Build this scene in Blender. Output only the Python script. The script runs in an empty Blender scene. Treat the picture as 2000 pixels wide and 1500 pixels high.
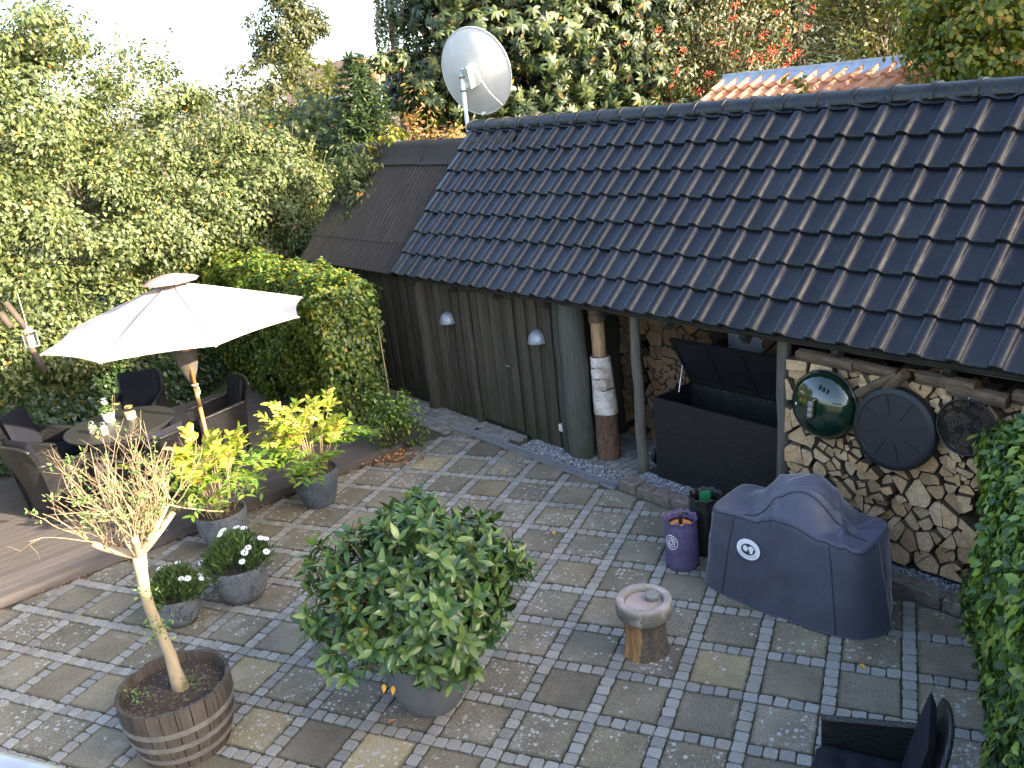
import bpy, bmesh, math, random
import numpy as np
from mathutils import Vector, Matrix
sc = bpy.context.scene
col = sc.collection
rng = np.random.default_rng(7)
random.seed(7)
PI = math.pi

# ------------------------------------------------------------------ camera, sky, sun, exposure
CAM = np.array([1.33449, -5.09618, 4.08724])
CR = np.array([[0.915399, 0.388582, -0.105114], [0.031171, -0.328761, -0.943899], [-0.401340, 0.860767, -0.313060]])
FPX = 1700.0
cd = bpy.data.cameras.new('camera'); cam = bpy.data.objects.new('camera', cd); col.objects.link(cam)
cd.sensor_fit = 'HORIZONTAL'; cd.sensor_width = 36.0; cd.lens = 36.0 * FPX / 2000.0
cd.clip_start = 0.05; cd.clip_end = 4000
cam.matrix_world = Matrix(((CR[0][0], -CR[1][0], -CR[2][0], CAM[0]), (CR[0][1], -CR[1][1], -CR[2][1], CAM[1]),
                           (CR[0][2], -CR[1][2], -CR[2][2], CAM[2]), (0, 0, 0, 1)))
sc.camera = cam
SUN_AZ, SUN_EL = math.radians(-5.0), math.radians(20.0)
world = bpy.data.worlds.new('World'); sc.world = world; world.use_nodes = True
wn = world.node_tree; wn.nodes.clear()
sky = wn.nodes.new('ShaderNodeTexSky'); sky.sky_type = 'NISHITA'; sky.sun_disc = False
sky.sun_elevation = SUN_EL; sky.sun_rotation = math.pi / 2 - SUN_AZ
sky.air_density = 0.8; sky.dust_density = 3.0; sky.ozone_density = 0.4
bg = wn.nodes.new('ShaderNodeBackground'); bg.inputs['Strength'].default_value = 0.15
wo = wn.nodes.new('ShaderNodeOutputWorld')
wn.links.new(sky.outputs[0], bg.inputs['Color']); wn.links.new(bg.outputs[0], wo.inputs['Surface'])
sl = bpy.data.lights.new('sun', 'SUN'); sl.energy = 4.4; sl.angle = math.radians(0.6); sl.color = (1.0, 0.85, 0.63)
so = bpy.data.objects.new('sun', sl); col.objects.link(so)
SV = Vector((math.cos(SUN_AZ) * math.cos(SUN_EL), math.sin(SUN_AZ) * math.cos(SUN_EL), math.sin(SUN_EL)))
so.rotation_euler = SV.to_track_quat('Z', 'Y').to_euler(); so.location = SV * 60
vs = sc.view_settings; vs.view_transform = 'Standard'; vs.look = 'None'; vs.exposure = 2.7; vs.gamma = 1.0
vs.use_curve_mapping = False
sc.cycles.max_bounces = 6; sc.cycles.diffuse_bounces = 3; sc.cycles.transmission_bounces = 4
sc.cycles.use_denoising = True

def at(u, v, z):
    "photo pixel (2000 wide) to the point at height z"
    w = CR.T @ np.array([(u - 1000) / FPX, (v - 750) / FPX, 1.0]); t = (z - CAM[2]) / w[2]
    return CAM + t * w
def ray_at(u, v, dist):
    w = CR.T @ np.array([(u - 1000) / FPX, (v - 750) / FPX, 1.0]); w = w / np.hypot(w[0], w[1])
    return CAM + dist * w
# building frame: s along the front, t into the shed, z up
BA = math.radians(-27.5); BE = np.array([math.cos(BA), math.sin(BA), 0]); BN = np.array([-BE[1], BE[0], 0]); BO = np.array([-1.158, 3.333, 0])
def W(s, t, z=0): return BO + s * BE + t * BN + np.array([0, 0, z])
def ST(p): q = np.asarray(p)[..., :2] - BO[:2]; return q @ BE[:2], q @ BN[:2]

# ------------------------------------------------------------------ mesh helpers
class MB:
    def __init__(s): s.v = []; s.f = []; s.m = []; s.n = 0
    def add(s, v, f, m=0):
        v = np.asarray(v, float).reshape(-1, 3); s.v.append(v)
        s.f += [tuple(int(i) + s.n for i in q) for q in f]; s.m += [m] * len(f); s.n += len(v); return s
    def box(s, c, d, m=0, rz=0, jit=0):
        x, y, z = np.array(d, float) / 2
        v = np.array([(-x, -y, -z), (x, -y, -z), (x, y, -z), (-x, y, -z), (-x, -y, z), (x, -y, z), (x, y, z), (-x, y, z)])
        if jit: v += rng.normal(0, jit, v.shape)
        if rz: v = v @ np.array([[math.cos(rz), math.sin(rz), 0], [-math.sin(rz), math.cos(rz), 0], [0, 0, 1]])
        return s.add(v + np.array(c), [(0, 3, 2, 1), (4, 5, 6, 7), (0, 1, 5, 4), (1, 2, 6, 5), (2, 3, 7, 6), (3, 0, 4, 7)], m)
    def tube(s, pts, r, n=8, m=0, caps=True):
        pts = np.asarray(pts, float); k = len(pts); r = np.broadcast_to(np.asarray(r, float), (k,))
        t = np.gradient(pts, axis=0); t /= np.linalg.norm(t, axis=1)[:, None] + 1e-12
        up = np.array([0, 0, 1.0]) if abs(t[0][2]) < .9 else np.array([1.0, 0, 0])
        V = []; 
        for i in range(k):
            a = up - t[i] * (up @ t[i]); a /= np.linalg.norm(a) + 1e-12; up = a
            b = np.cross(t[i], a); an = np.arange(n) * 2 * PI / n
            V.append(pts[i] + r[i] * (np.cos(an)[:, None] * a + np.sin(an)[:, None] * b))
        F = [(i * n + j, i * n + (j + 1) % n, (i + 1) * n + (j + 1) % n, (i + 1) * n + j) for i in range(k - 1) for j in range(n)]
        if caps: F += [tuple(range(n - 1, -1, -1)), tuple((k - 1) * n + j for j in range(n))]
        return s.add(np.concatenate(V), F, m)
    def lathe(s, prof, n=32, m=0, c=(0, 0, 0), wob=0, cap0=False, cap1=False):
        prof = np.asarray(prof, float); an = np.arange(n) * 2 * PI / n
        k = len(prof); V = np.zeros((k, n, 3))
        w = 1 + wob * (np.sin(an * 3 + 1) * .5 + np.sin(an * 5 + 2.3) * .5)
        V[:, :, 0] = prof[:, 0][:, None] * np.cos(an) * w; V[:, :, 1] = prof[:, 0][:, None] * np.sin(an) * w; V[:, :, 2] = prof[:, 1][:, None]
        F = [(i * n + j, i * n + (j + 1) % n, (i + 1) * n + (j + 1) % n, (i + 1) * n + j) for i in range(k - 1) for j in range(n)]
        if cap0: F.append(tuple(range(n - 1, -1, -1)))
        if cap1: F.append(tuple((k - 1) * n + j for j in range(n)))
        return s.add(V.reshape(-1, 3) + np.array(c), F, m)
    def grid(s, P, m=0, close=False):
        P = np.asarray(P, float); a, b = P.shape[:2]
        F = [(i * b + j, i * b + (j + 1) % b, (i + 1) * b + (j + 1) % b, (i + 1) * b + j) for i in range(a - 1) for j in range(b if close else b - 1)]
        return s.add(P.reshape(-1, 3), F, m)
    def shell(s, P, th, m=0):
        "a sheet given as a grid, thickened along its normals"
        P = np.asarray(P, float); a, b = P.shape[:2]
        du = np.gradient(P, axis=0); dv = np.gradient(P, axis=1); N = np.cross(du, dv); N /= np.linalg.norm(N, axis=2)[..., None] + 1e-12
        T = P + N * th / 2; B = P - N * th / 2; V = np.concatenate([T.reshape(-1, 3), B.reshape(-1, 3)]); o = a * b
        F = []
        for i in range(a - 1):
            for j in range(b - 1):
                q = (i * b + j, (i + 1) * b + j, (i + 1) * b + j + 1, i * b + j + 1); F.append(q); F.append(tuple(k + o for k in q[::-1]))
        for i in range(a - 1):
            F.append((i * b, i * b + o, (i + 1) * b + o, (i + 1) * b)); e = b - 1; F.append(((i + 1) * b + e, (i + 1) * b + e + o, i * b + e + o, i * b + e))
        for j in range(b - 1):
            F.append((j + 1, j + 1 + o, j + o, j)); e = (a - 1) * b; F.append((e + j, e + j + o, e + j + 1 + o, e + j + 1))
        return s.add(V, F, m)
    def prism(s, poly, z0, z1, bev=0, m=0, mt=None):
        "vertical prism over a convex outline, top edge bevelled"
        p = np.asarray(poly, float); n = len(p); c = p.mean(0)
        rings = [np.c_[p, np.full(n, z0)]]
        if bev:
            d = p - c; L = np.linalg.norm(d, axis=1)[:, None]; q = p - d / L * bev
            rings += [np.c_[p, np.full(n, z1 - bev * .7)], np.c_[q, np.full(n, z1)]]
        else: rings += [np.c_[p, np.full(n, z1)]]
        k = len(rings); F = [(i * n + j, i * n + (j + 1) % n, (i + 1) * n + (j + 1) % n, (i + 1) * n + j) for i in range(k - 1) for j in range(n)]
        s.add(np.concatenate(rings), F, m); o = s.n - n
        s.f.append(tuple(o + j for j in range(n))); s.m.append(m if mt is None else mt); return s
    def xf(s, M):
        M = np.array(M); s.v = [v @ M[:3, :3].T + M[:3, 3] for v in s.v]; return s
    def mesh(s, name, mats, smooth=False):
        me = bpy.data.meshes.new(name); me.from_pydata(np.concatenate(s.v).tolist(), [], s.f)
        for m in (mats if isinstance(mats, (list, tuple)) else [mats]): me.materials.append(m)
        if any(s.m): me.polygons.foreach_set('material_index', s.m)
        if smooth: me.polygons.foreach_set('use_smooth', [True] * len(me.polygons))
        me.update(); return me
    def obj(s, name, mats, parent=None, smooth=False, auto=None):
        o = link(name, s.mesh(name, mats, smooth), parent)
        if auto: sharp(o.data, auto)
        return o
def sharp(me, deg):
    me.polygons.foreach_set('use_smooth', [True] * len(me.polygons)); me.set_sharp_from_angle(angle=math.radians(deg))
def link(name, data, parent=None, loc=None, rz=None):
    o = bpy.data.objects.new(name, data); col.objects.link(o)
    if parent is not None: o.parent = parent
    if loc is not None: o.location = loc
    if rz is not None: o.rotation_euler = (0, 0, rz)
    return o
def tag(o, label, cat, group=None):
    o['label'] = label; o['category'] = cat
    if group: o['group'] = group
    return o
def thing(name, label, cat, loc=(0, 0, 0), rz=0, group=None):
    o = link(name, None, None, [float(x) for x in loc], rz); o.empty_display_size = .1
    return tag(o, label, cat, group)
def structure(o): o['kind'] = 'structure'; return o
def stuff(o): o['kind'] = 'stuff'; return o
def clip(poly, n, d):
    "keep the part of a convex outline where n.p <= d"
    out = []; P = [np.asarray(p, float) for p in poly]
    for i in range(len(P)):
        a, b = P[i], P[(i + 1) % len(P)]; da, db = n @ a - d, n @ b - d
        if da <= 0: out.append(a)
        if da * db < 0: out.append(a + (b - a) * da / (da - db))
    return out
def area(poly):
    p = np.asarray(poly); x, y = p[:, 0], p[:, 1]; return .5 * abs(x @ np.roll(y, -1) - y @ np.roll(x, -1))
def copy_tree(o, parent=None):
    c = o.copy(); col.objects.link(c); c.parent = parent
    for ch in KIDS.get(o.name, list(o.children)): copy_tree(ch, c)
    return c
KIDS = {}
def unit(v): v = np.asarray(v, float); return v / (np.linalg.norm(v, axis=-1, keepdims=True) + 1e-12)
def frames(N, roll=None, X=None):
    "rotation matrices whose third axis is N and whose second axis points near X"
    N = unit(N); k = len(N)
    if X is None: X = rng.normal(size=(k, 3))
    Y = unit(X - N * np.sum(X * N, 1)[:, None]); A = np.cross(Y, N)
    return np.stack([A, Y, N], 2)
def cloud_mesh(name, tv, tf, pos, rot, scl, mat):
    "many copies of one small leaf in one mesh"
    tv = np.asarray(tv, float); tf = np.asarray(tf, int); k = len(pos); nv = len(tv)
    V = np.einsum('kij,vj->kvi', rot, tv) * np.broadcast_to(np.asarray(scl, float), (k,))[:, None, None] + pos[:, None, :]
    F = (tf[None] + (np.arange(k) * nv)[:, None, None]); m = tf.shape[1]
    me = bpy.data.meshes.new(name); me.vertices.add(k * nv); me.vertices.foreach_set('co', V.ravel().astype(np.float32))
    nf = k * len(tf); me.loops.add(nf * m); me.loops.foreach_set('vertex_index', F.ravel().astype(np.int32))
    me.polygons.add(nf); me.polygons.foreach_set('loop_start', np.arange(0, nf * m, m, dtype=np.int32))
    me.materials.append(mat); me.update(calc_edges=True); me.validate(); return me
def leaves(name, tv, tf, pos, rot, scl, mat, parent, singles=0, rank=None, rest='foliage'):
    "the leaves that show largest as objects of their own, the rest joined"
    pos = np.asarray(pos); scl = np.broadcast_to(np.asarray(scl, float), (len(pos),)).copy()
    org = np.array(parent.location) if parent is not None else np.zeros(3)
    idx = np.arange(len(pos))
    if singles:
        dcam = np.linalg.norm(pos + org - CAM, axis=1) if rank is None else rank
        o = np.argsort(dcam); ones, idx = o[:singles], o[singles:]
        me = bpy.data.meshes.new(name); me.from_pydata(np.asarray(tv).tolist(), [], np.asarray(tf).tolist()); me.materials.append(mat)
        for i in ones:
            ob = link(name, me, parent); M = np.eye(4); M[:3, :3] = rot[i] * scl[i]; M[:3, 3] = pos[i]; ob.matrix_local = Matrix(M.tolist())
    if len(idx):
        stuff(link(rest, cloud_mesh(rest, tv, tf, pos[idx], rot[idx], scl[idx], mat), parent))
# leaf templates: y is the leaf's length, z its upper side
def leaf_tpl(w=.45, fold=.12, curl=.12, n=3):
    ys = np.linspace(0, 1, n + 2); V = []; F = []
    for y in ys: V.append((0, y, -curl * y * y))
    for sgn in (1, -1):
        b = len(V)
        for y in ys[1:-1]: V.append((sgn * w / 2 * math.sin(PI * y ** .85) ** .8, y, fold * w - curl * y * y))
        for i in range(n + 1):
            l = [0 + i, 0 + i + 1]
            if i == 0: t = (0, b, 1)
            elif i == n: t = (n, b + n - 1, n + 1)
            else:
                F.append((i, b + i - 1, b + i) if sgn > 0 else (i, b + i, b + i - 1)); t = (i, b + i, i + 1)
            F.append(t if sgn > 0 else t[::-1])
    return np.array(V), np.array(F)
def star_tpl(lobes=5, inner=.45, cup=.1):
    "a lobed leaf such as maple or ivy"
    V = [(0, 0, 0)]; ang = np.linspace(-130, 130, lobes * 2 - 1) * PI / 180
    for i, a in enumerate(ang):
        r = (1 if i % 2 == 0 else inner) * (1 - .25 * abs(a) / 2.3); V.append((r * .6 * math.sin(a), .35 + r * .6 * math.cos(a), -cup * r))
    V.append((0, .3, .02)); V[0] = (0, .05, 0)
    k = len(V) - 1; F = [(k, i + 1, i) for i in range(1, k - 1)] + [(k, 0, k - 1), (k, 1, 0)]
    return np.array(V), np.array(F)
def palm_tpl(n=6):
    V = []; F = []; lv, lf = leaf_tpl(.36, .1, .35, 2)
    for i, a in enumerate(np.linspace(-1.9, 1.9, n)):
        L = 1 - .18 * abs(a) / 1.9; c, s_ = math.cos(a), math.sin(a); b = len(V)
        for x, y, z in lv * L: V.append((c * x + s_ * y, -s_ * x + c * y, z))
        F += [tuple(k + b for k in f) for f in lf]
    return np.array(V), np.array(F)
LEAF = leaf_tpl(); MAPLE = star_tpl(); IVY = star_tpl(3, .6, .08); MAPLE3 = star_tpl(3, .5, .12); PALM = palm_tpl()
LEAF2 = leaf_tpl(.6, .1, .15, 2); NEEDLE = leaf_tpl(.22, .05, .1, 1); RHOD = leaf_tpl(.40, .10, .22, 4); SLIM = leaf_tpl(.34, .12, .18, 3)
# ------------------------------------------------------------------ procedural materials
class G:
    def __init__(s, name):
        s.mat = bpy.data.materials.new(name); s.mat.use_nodes = True; s.t = s.mat.node_tree; s.t.nodes.clear()
        s.out = s.t.nodes.new('ShaderNodeOutputMaterial'); s.P = s.t.nodes.new('ShaderNodeBsdfPrincipled'); s.t.links.new(s.P.outputs[0], s.out.inputs['Surface'])
    def n(s, typ, ins=None, **kw):
        x = s.t.nodes.new('ShaderNode' + typ)
        for k, v in kw.items(): setattr(x, k, v)
        for k, v in (ins or {}).items(): s.set(x.inputs[k], v)
        return x
    def set(s, sock, v):
        if isinstance(v, bpy.types.NodeSocket): s.t.links.new(v, sock)
        elif isinstance(v, (tuple, list)) and len(v) == 3 and sock.type == 'RGBA': sock.default_value = (*v, 1)
        else: sock.default_value = v
    def p(s, **kw):
        for k, v in kw.items(): s.set(s.P.inputs[k.replace('_', ' ')], v)
        return s
    def pos(s): return s.n('NewGeometry').outputs['Position']
    def objc(s): return s.n('TexCoord').outputs['Object']
    def rnd(s):
        a = s.n('ObjectInfo').outputs['Random']; b = s.n('NewGeometry').outputs['Random Per Island']
        return s.n('Math', {0: s.n('Math', {0: a, 1: b}, operation='ADD').outputs[0]}, operation='FRACT').outputs[0]
    def noise(s, scale, detail=4, rough=.6, vec=None, dist=0, col=False):
        x = s.n('TexNoise', {'Scale': scale, 'Detail': detail, 'Roughness': rough, 'Distortion': dist})
        s.set(x.inputs['Vector'], vec if vec is not None else s.pos()); return x.outputs['Color' if col else 'Fac']
    def vor(s, scale, vec=None, feature='F1', out='Distance', rand=1.0):
        x = s.n('TexVoronoi', {'Scale': scale, 'Randomness': rand}, feature=feature); s.set(x.inputs['Vector'], vec if vec is not None else s.pos()); return x.outputs[out]
    def ramp(s, fac, stops, interp='LINEAR'):
        x = s.n('ValToRGB'); r = x.color_ramp; r.interpolation = interp
        while len(r.elements) < len(stops): r.elements.new(.5)
        for e, (p, c) in zip(r.elements, stops): e.position = p; e.color = (*c, 1) if len(c) == 3 else c
        s.set(x.inputs[0], fac); return x.outputs[0]
    def step(s, fac, a, b): return s.n('MapRange', {'Value': fac, 'From Min': a, 'From Max': b}, clamp=True).outputs[0]
    def mix(s, f, a, b, mode='MIX'):
        x = s.n('Mix', data_type='RGBA', blend_type=mode); s.set(x.inputs[0], f); s.set(x.inputs[6], a); s.set(x.inputs[7], b); return x.outputs[2]
    def math(s, op, a, b=0.0): return s.n('Math', {0: a, 1: b}, operation=op).outputs[0]
    def hsv(s, c, h=.5, sa=1.0, v=1.0): return s.n('HueSaturation', {'Color': c, 'Hue': h, 'Saturation': sa, 'Value': v}).outputs[0]
    def scalev(s, vec, x, y, z): return s.n('Mapping', {'Vector': vec, 'Scale': (x, y, z)}).outputs[0]
    def bump(s, h, strength=.3, dist=.01):
        b = s.n('Bump', {'Height': h, 'Strength': strength, 'Distance': dist}); s.t.links.new(b.outputs[0], s.P.inputs['Normal']); return s
def plain(name, c, rough=.6, metal=0, var=.15, scale=30, bump=.15, bd=.004, spec=.5):
    g = G(name); f = g.noise(scale, 5); lo = tuple(x * (1 - var) for x in c); hi = tuple(min(1, x * (1 + var)) for x in c)
    g.p(Base_Color=g.ramp(f, [(.3, lo), (.7, hi)]), Roughness=rough, Metallic=metal, Specular_IOR_Level=spec)
    if bump: g.bump(g.noise(scale * 2, 4), bump, bd)
    return g.mat
def foliage(name, cols, trans=.35, rough=.42, accent=None, acc_p=.03, patch=1.2, spec=.5):
    "leaf: colour differs from leaf to leaf, light shines partly through"
    g = G(name); r = g.rnd(); k = len(cols)
    c = g.ramp(r, [((i + .5) / k, cc) for i, cc in enumerate(cols)])
    c = g.hsv(c, v=g.n('MapRange', {'Value': g.noise(patch, 2), 'From Min': .3, 'From Max': .7, 'To Min': .75, 'To Max': 1.25}).outputs[0])
    if accent:
        r2 = g.n('TexWhiteNoise', {'W': r}, noise_dimensions='1D').outputs['Value']
        c = g.mix(g.math('LESS_THAN', r2, acc_p), c, accent)
    g.p(Base_Color=c, Roughness=rough, Specular_IOR_Level=spec)
    tr = g.n('BsdfTranslucent', {'Color': g.mix(1.0, c, (1.0, .95, .35), 'MULTIPLY')}); ms = g.n('MixShader', {0: trans})
    g.t.links.new(g.P.outputs[0], ms.inputs[1]); g.t.links.new(tr.outputs[0], ms.inputs[2]); g.t.links.new(ms.outputs[0], g.out.inputs['Surface'])
    return g.mat
def bark(name, a, b, scale=14, stretch=.2, bump=.6, rough=.85):
    g = G(name); v = g.scalev(g.objc(), 1, 1, stretch); f = g.noise(scale, 6, .65, v)
    g.p(Base_Color=g.ramp(f, [(.3, a), (.7, b)]), Roughness=rough).bump(f, bump, .01); return g.mat
MT = {}
# paving slabs: each has its own colour, lichen in spots, damp stains
g = G('paving_slab'); oi = g.n('ObjectInfo'); base = oi.outputs['Color']; pw = g.pos()
big = g.noise(2.2, 3); c = g.mix(1.0, base, g.ramp(big, [(.3, (.72, .72, .70)), (.7, (1.22, 1.2, 1.16))]), 'MULTIPLY')
c = g.mix(1.0, c, g.ramp(g.noise(95, 4, .8), [(.3, (.42, .42, .42)), (.7, (1.6, 1.58, 1.52))]), 'MULTIPLY')
wob = g.mix(.5, pw, g.noise(60, 2, col=True), 'LINEAR_LIGHT'); wv = g.n('Mapping', {'Vector': pw}).outputs[0]
dw = g.n('VectorMath', {0: pw, 1: g.n('VectorMath', {0: g.noise(45, 3, col=True), 'Scale': .045}, operation='SCALE').outputs[0]}, operation='ADD').outputs[0]
d1 = g.vor(24, dw); cellr = g.vor(24, dw, out='Color'); cr = g.n('SeparateColor', {0: cellr}).outputs[0]
dens = g.math('MULTIPLY', g.math('ADD', g.n('TexWhiteNoise', {'W': oi.outputs['Random']}, noise_dimensions='1D').outputs['Value'], -.12), g.step(g.noise(3.1, 2), .36, .62))
spot = g.math('MULTIPLY', g.step(d1, .40, .28), g.math('LESS_THAN', cr, dens))
spot = g.math('MULTIPLY', spot, g.step(g.noise(140, 2), .25, .45))
d2 = g.vor(85, dw); c2 = g.n('SeparateColor', {0: g.vor(85, dw, out='Color')}).outputs[1]
small = g.math('MULTIPLY', g.step(d2, .42, .3), g.math('LESS_THAN', c2, g.math('MULTIPLY', dens, .55)))
c = g.mix(g.math('MULTIPLY', small, .75), c, (.38, .38, .36)); c = g.mix(g.math('MULTIPLY', spot, .8), c, (.42, .43, .41))
pale = g.step(g.noise(2.9, 3, .55), .60, .66); c = g.mix(g.math('MULTIPLY', pale, .38), c, (.30, .285, .25))
moss = g.step(g.noise(5.5, 4), .62, .8); c = g.mix(g.math('MULTIPLY', moss, .35), c, (.10, .10, .045))
oc = g.n('SeparateXYZ', {0: g.objc()}); ed_ = g.math('MAXIMUM', g.math('ABSOLUTE', oc.outputs[0]), g.math('ABSOLUTE', oc.outputs[1]))
ed_ = g.step(g.math('ADD', ed_, g.math('MULTIPLY', g.noise(26, 4), .05)), .195, .222); c = g.mix(g.math('MULTIPLY', ed_, .75), c, (.052, .052, .028))
g.p(Base_Color=c, Roughness=.88, Specular_IOR_Level=.25).bump(g.noise(120, 5, .7), .35, .004); MT['slab'] = g.mat
g = G('granite_sett'); r = g.rnd(); c = g.ramp(r, [(0, (.175, .170, .158)), (.35, (.228, .222, .205)), (.7, (.280, .272, .250)), (.9, (.235, .222, .195)), (1, (.24, .212, .17))])
c = g.mix(1.0, c, g.ramp(g.noise(170, 3, .9), [(.35, (.45, .46, .48)), (.65, (1.5, 1.5, 1.48))]), 'MULTIPLY')
c = g.mix(g.math('MULTIPLY', g.step(g.noise(9, 3), .55, .75), .4), c, (.14, .135, .09))
g.p(Base_Color=c, Roughness=.8, Specular_IOR_Level=.3).bump(g.noise(70, 5, .7), .6, .006); MT['sett'] = g.mat
g = G('joint_soil'); c = g.ramp(g.noise(22, 5, .7), [(.3, (.035, .03, .02)), (.55, (.07, .062, .042)), (.75, (.075, .085, .03))])
g.p(Base_Color=c, Roughness=1).bump(g.noise(160, 4), .6, .01); MT['joint'] = g.mat
g = G('lawn'); c = g.ramp(g.noise(1.5, 5), [(.3, (.03, .05, .012)), (.7, (.07, .085, .025))]); g.p(Base_Color=c, Roughness=1); MT['lawn'] = g.mat
# glazed roof tile
g = G('glazed_tile'); r = g.rnd(); c = g.ramp(r, [(0, (.006, .007, .011)), (.5, (.009, .010, .016)), (1, (.014, .015, .021))])
oc = g.n('SeparateXYZ', {0: g.objc()}); edge = g.step(oc.outputs[1], .10, .0)
mossf = g.math('MULTIPLY', edge, g.step(g.noise(38, 4), .52, .62)); c = g.mix(g.math('MULTIPLY', mossf, .8), c, (.035, .04, .012))
dust = g.step(g.noise(5, 4, .7), .5, .8); c = g.mix(g.math('MULTIPLY', dust, .25), c, (.05, .05, .052))
g.p(Base_Color=c, Roughness=g.ramp(g.noise(14, 4), [(.3, (.28,) * 3), (.7, (.42,) * 3)]), Specular_IOR_Level=.36).bump(g.noise(60, 3), .06, .003); MT['tile'] = g.mat
g = G('clay_tile'); c = g.ramp(g.rnd(), [(0, (.42, .13, .055)), (.5, (.52, .19, .08)), (1, (.58, .27, .13))]); c = g.mix(g.math('MULTIPLY', g.noise(12, 4), .5), c, (.45, .26, .15))
g.p(Base_Color=c, Roughness=.75).bump(g.noise(50, 3), .2, .004); MT['clay'] = g.mat
MT['zinc'] = plain('zinc', (.42, .46, .52), .42, .6, .2, 6, .1)
g = G('fibre_cement'); v = g.scalev(g.objc(), 5, 1.2, 1); f = g.noise(4, 6, .7, v); c = g.ramp(f, [(.3, (.022, .019, .017)), (.6, (.040, .034, .030)), (.8, (.058, .048, .041))])
ox = g.n('SeparateXYZ', {0: g.objc()}).outputs[0]
c = g.mix(g.math('MULTIPLY', g.step(ox, -1.2, -2.6), g.math('MULTIPLY', g.step(g.noise(3.5, 5, .7, v), .45, .65), .55)), c, (.075, .072, .022))
g.p(Base_Color=c, Roughness=.95).bump(g.noise(90, 4), .3, .004); MT['eternit'] = g.mat
def boards(name, a, b, moss=True, vert=True):
    g = G(name); oi = g.n('ObjectInfo'); sh = g.n('VectorMath', {0: g.objc(), 1: g.n('VectorMath', {0: (7.3, 3.1, 9.7), 'Scale': oi.outputs['Random']}, operation='SCALE').outputs[0]}, operation='ADD').outputs[0]
    v = g.scalev(sh, 26, 26, 1.3) if vert else g.scalev(sh, 1.3, 26, 26); f = g.noise(2.2, 7, .65, v, .4)
    c = g.ramp(f, [(.25, a), (.75, b)]); c = g.hsv(c, v=g.n('MapRange', {'Value': oi.outputs['Random'], 'To Min': .72, 'To Max': 1.2}).outputs[0])
    if moss:
        pz = g.n('SeparateXYZ', {0: g.pos()}).outputs[2]; mk = g.math('MULTIPLY', g.step(pz, .75, .05), g.step(g.noise(3.5, 4), .38, .62)); c = g.mix(g.math('MULTIPLY', mk, .65), c, (.030, .040, .016))
    g.p(Base_Color=c, Roughness=.85, Specular_IOR_Level=.25).bump(f, .35, .004); return g.mat
MT['board'] = boards('weathered_board', (.033, .028, .021), (.098, .082, .060))
MT['log_post'] = boards('grey_green_post', (.036, .038, .031), (.098, .100, .082))
MT['pole_wood'] = boards('grey_pole', (.085, .075, .058), (.22, .20, .165))
MT['beam'] = boards('eave_beam', (.055, .045, .034), (.15, .125, .095), False, False)
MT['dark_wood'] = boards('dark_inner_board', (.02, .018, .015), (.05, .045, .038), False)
g = G('deck_board'); oi = g.n('ObjectInfo'); v = g.scalev(g.objc(), 1.2, 40, 40); f = g.noise(3, 5, .6, v)
c = g.ramp(f, [(.3, (.056, .048, .047)), (.7, (.088, .075, .071))]); c = g.hsv(c, v=g.n('MapRange', {'Value': oi.outputs['Random'], 'To Min': .85, 'To Max': 1.15}).outputs[0])
c = g.mix(g.math('MULTIPLY', g.step(g.noise(1.6, 4), .5, .75), .35), c, (.12, .11, .105)); g.p(Base_Color=c, Roughness=.7).bump(f, .2, .003); MT['deck'] = g.mat
# firewood
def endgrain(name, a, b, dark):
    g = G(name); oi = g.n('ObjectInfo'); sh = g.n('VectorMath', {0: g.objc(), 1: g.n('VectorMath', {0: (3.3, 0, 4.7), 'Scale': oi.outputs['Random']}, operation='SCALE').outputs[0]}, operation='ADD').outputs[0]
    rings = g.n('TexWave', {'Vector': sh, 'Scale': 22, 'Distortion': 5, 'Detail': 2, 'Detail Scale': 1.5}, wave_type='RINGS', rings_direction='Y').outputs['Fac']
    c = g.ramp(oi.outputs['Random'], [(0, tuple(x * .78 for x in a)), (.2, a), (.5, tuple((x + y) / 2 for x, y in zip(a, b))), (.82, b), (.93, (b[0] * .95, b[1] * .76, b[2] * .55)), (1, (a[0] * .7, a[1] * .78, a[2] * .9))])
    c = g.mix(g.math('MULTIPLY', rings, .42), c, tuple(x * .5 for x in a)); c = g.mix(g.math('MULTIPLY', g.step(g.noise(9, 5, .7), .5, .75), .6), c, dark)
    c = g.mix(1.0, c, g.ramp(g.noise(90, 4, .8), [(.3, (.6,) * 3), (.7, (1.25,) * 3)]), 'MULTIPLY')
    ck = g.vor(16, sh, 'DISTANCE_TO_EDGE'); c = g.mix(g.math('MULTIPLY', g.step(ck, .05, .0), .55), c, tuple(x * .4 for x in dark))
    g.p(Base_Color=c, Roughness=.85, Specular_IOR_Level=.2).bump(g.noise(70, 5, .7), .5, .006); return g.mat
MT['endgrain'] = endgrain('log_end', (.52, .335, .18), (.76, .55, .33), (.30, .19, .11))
MT['endgrain2'] = endgrain('log_end_dark', (.15, .09, .05), (.25, .155, .085), (.07, .048, .032))  # darker end grain for the back stack, log sections and long logs
MT['logside'] = bark('log_side', (.05, .035, .024), (.15, .105, .065), 18, .25)
g = G('rough_bark'); v = g.scalev(g.objc(), .25, 1, 1); f = g.noise(26, 7, .7, v); g.p(Base_Color=g.ramp(f, [(.3, (.04, .026, .016)), (.55, (.14, .095, .06)), (.75, (.22, .165, .11))]), Roughness=.95).bump(f, 1.0, .02); MT['bark'] = g.mat
g = G('birch_bark'); v = g.scalev(g.objc(), 1.2, 1.2, 9); f = g.noise(3.2, 5, .65, v); k = g.noise(4.5, 4); m = g.math('MULTIPLY', g.step(f, .56, .62), g.step(k, .38, .55))
oz = g.n('SeparateXYZ', {0: g.objc()}).outputs[2]
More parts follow.
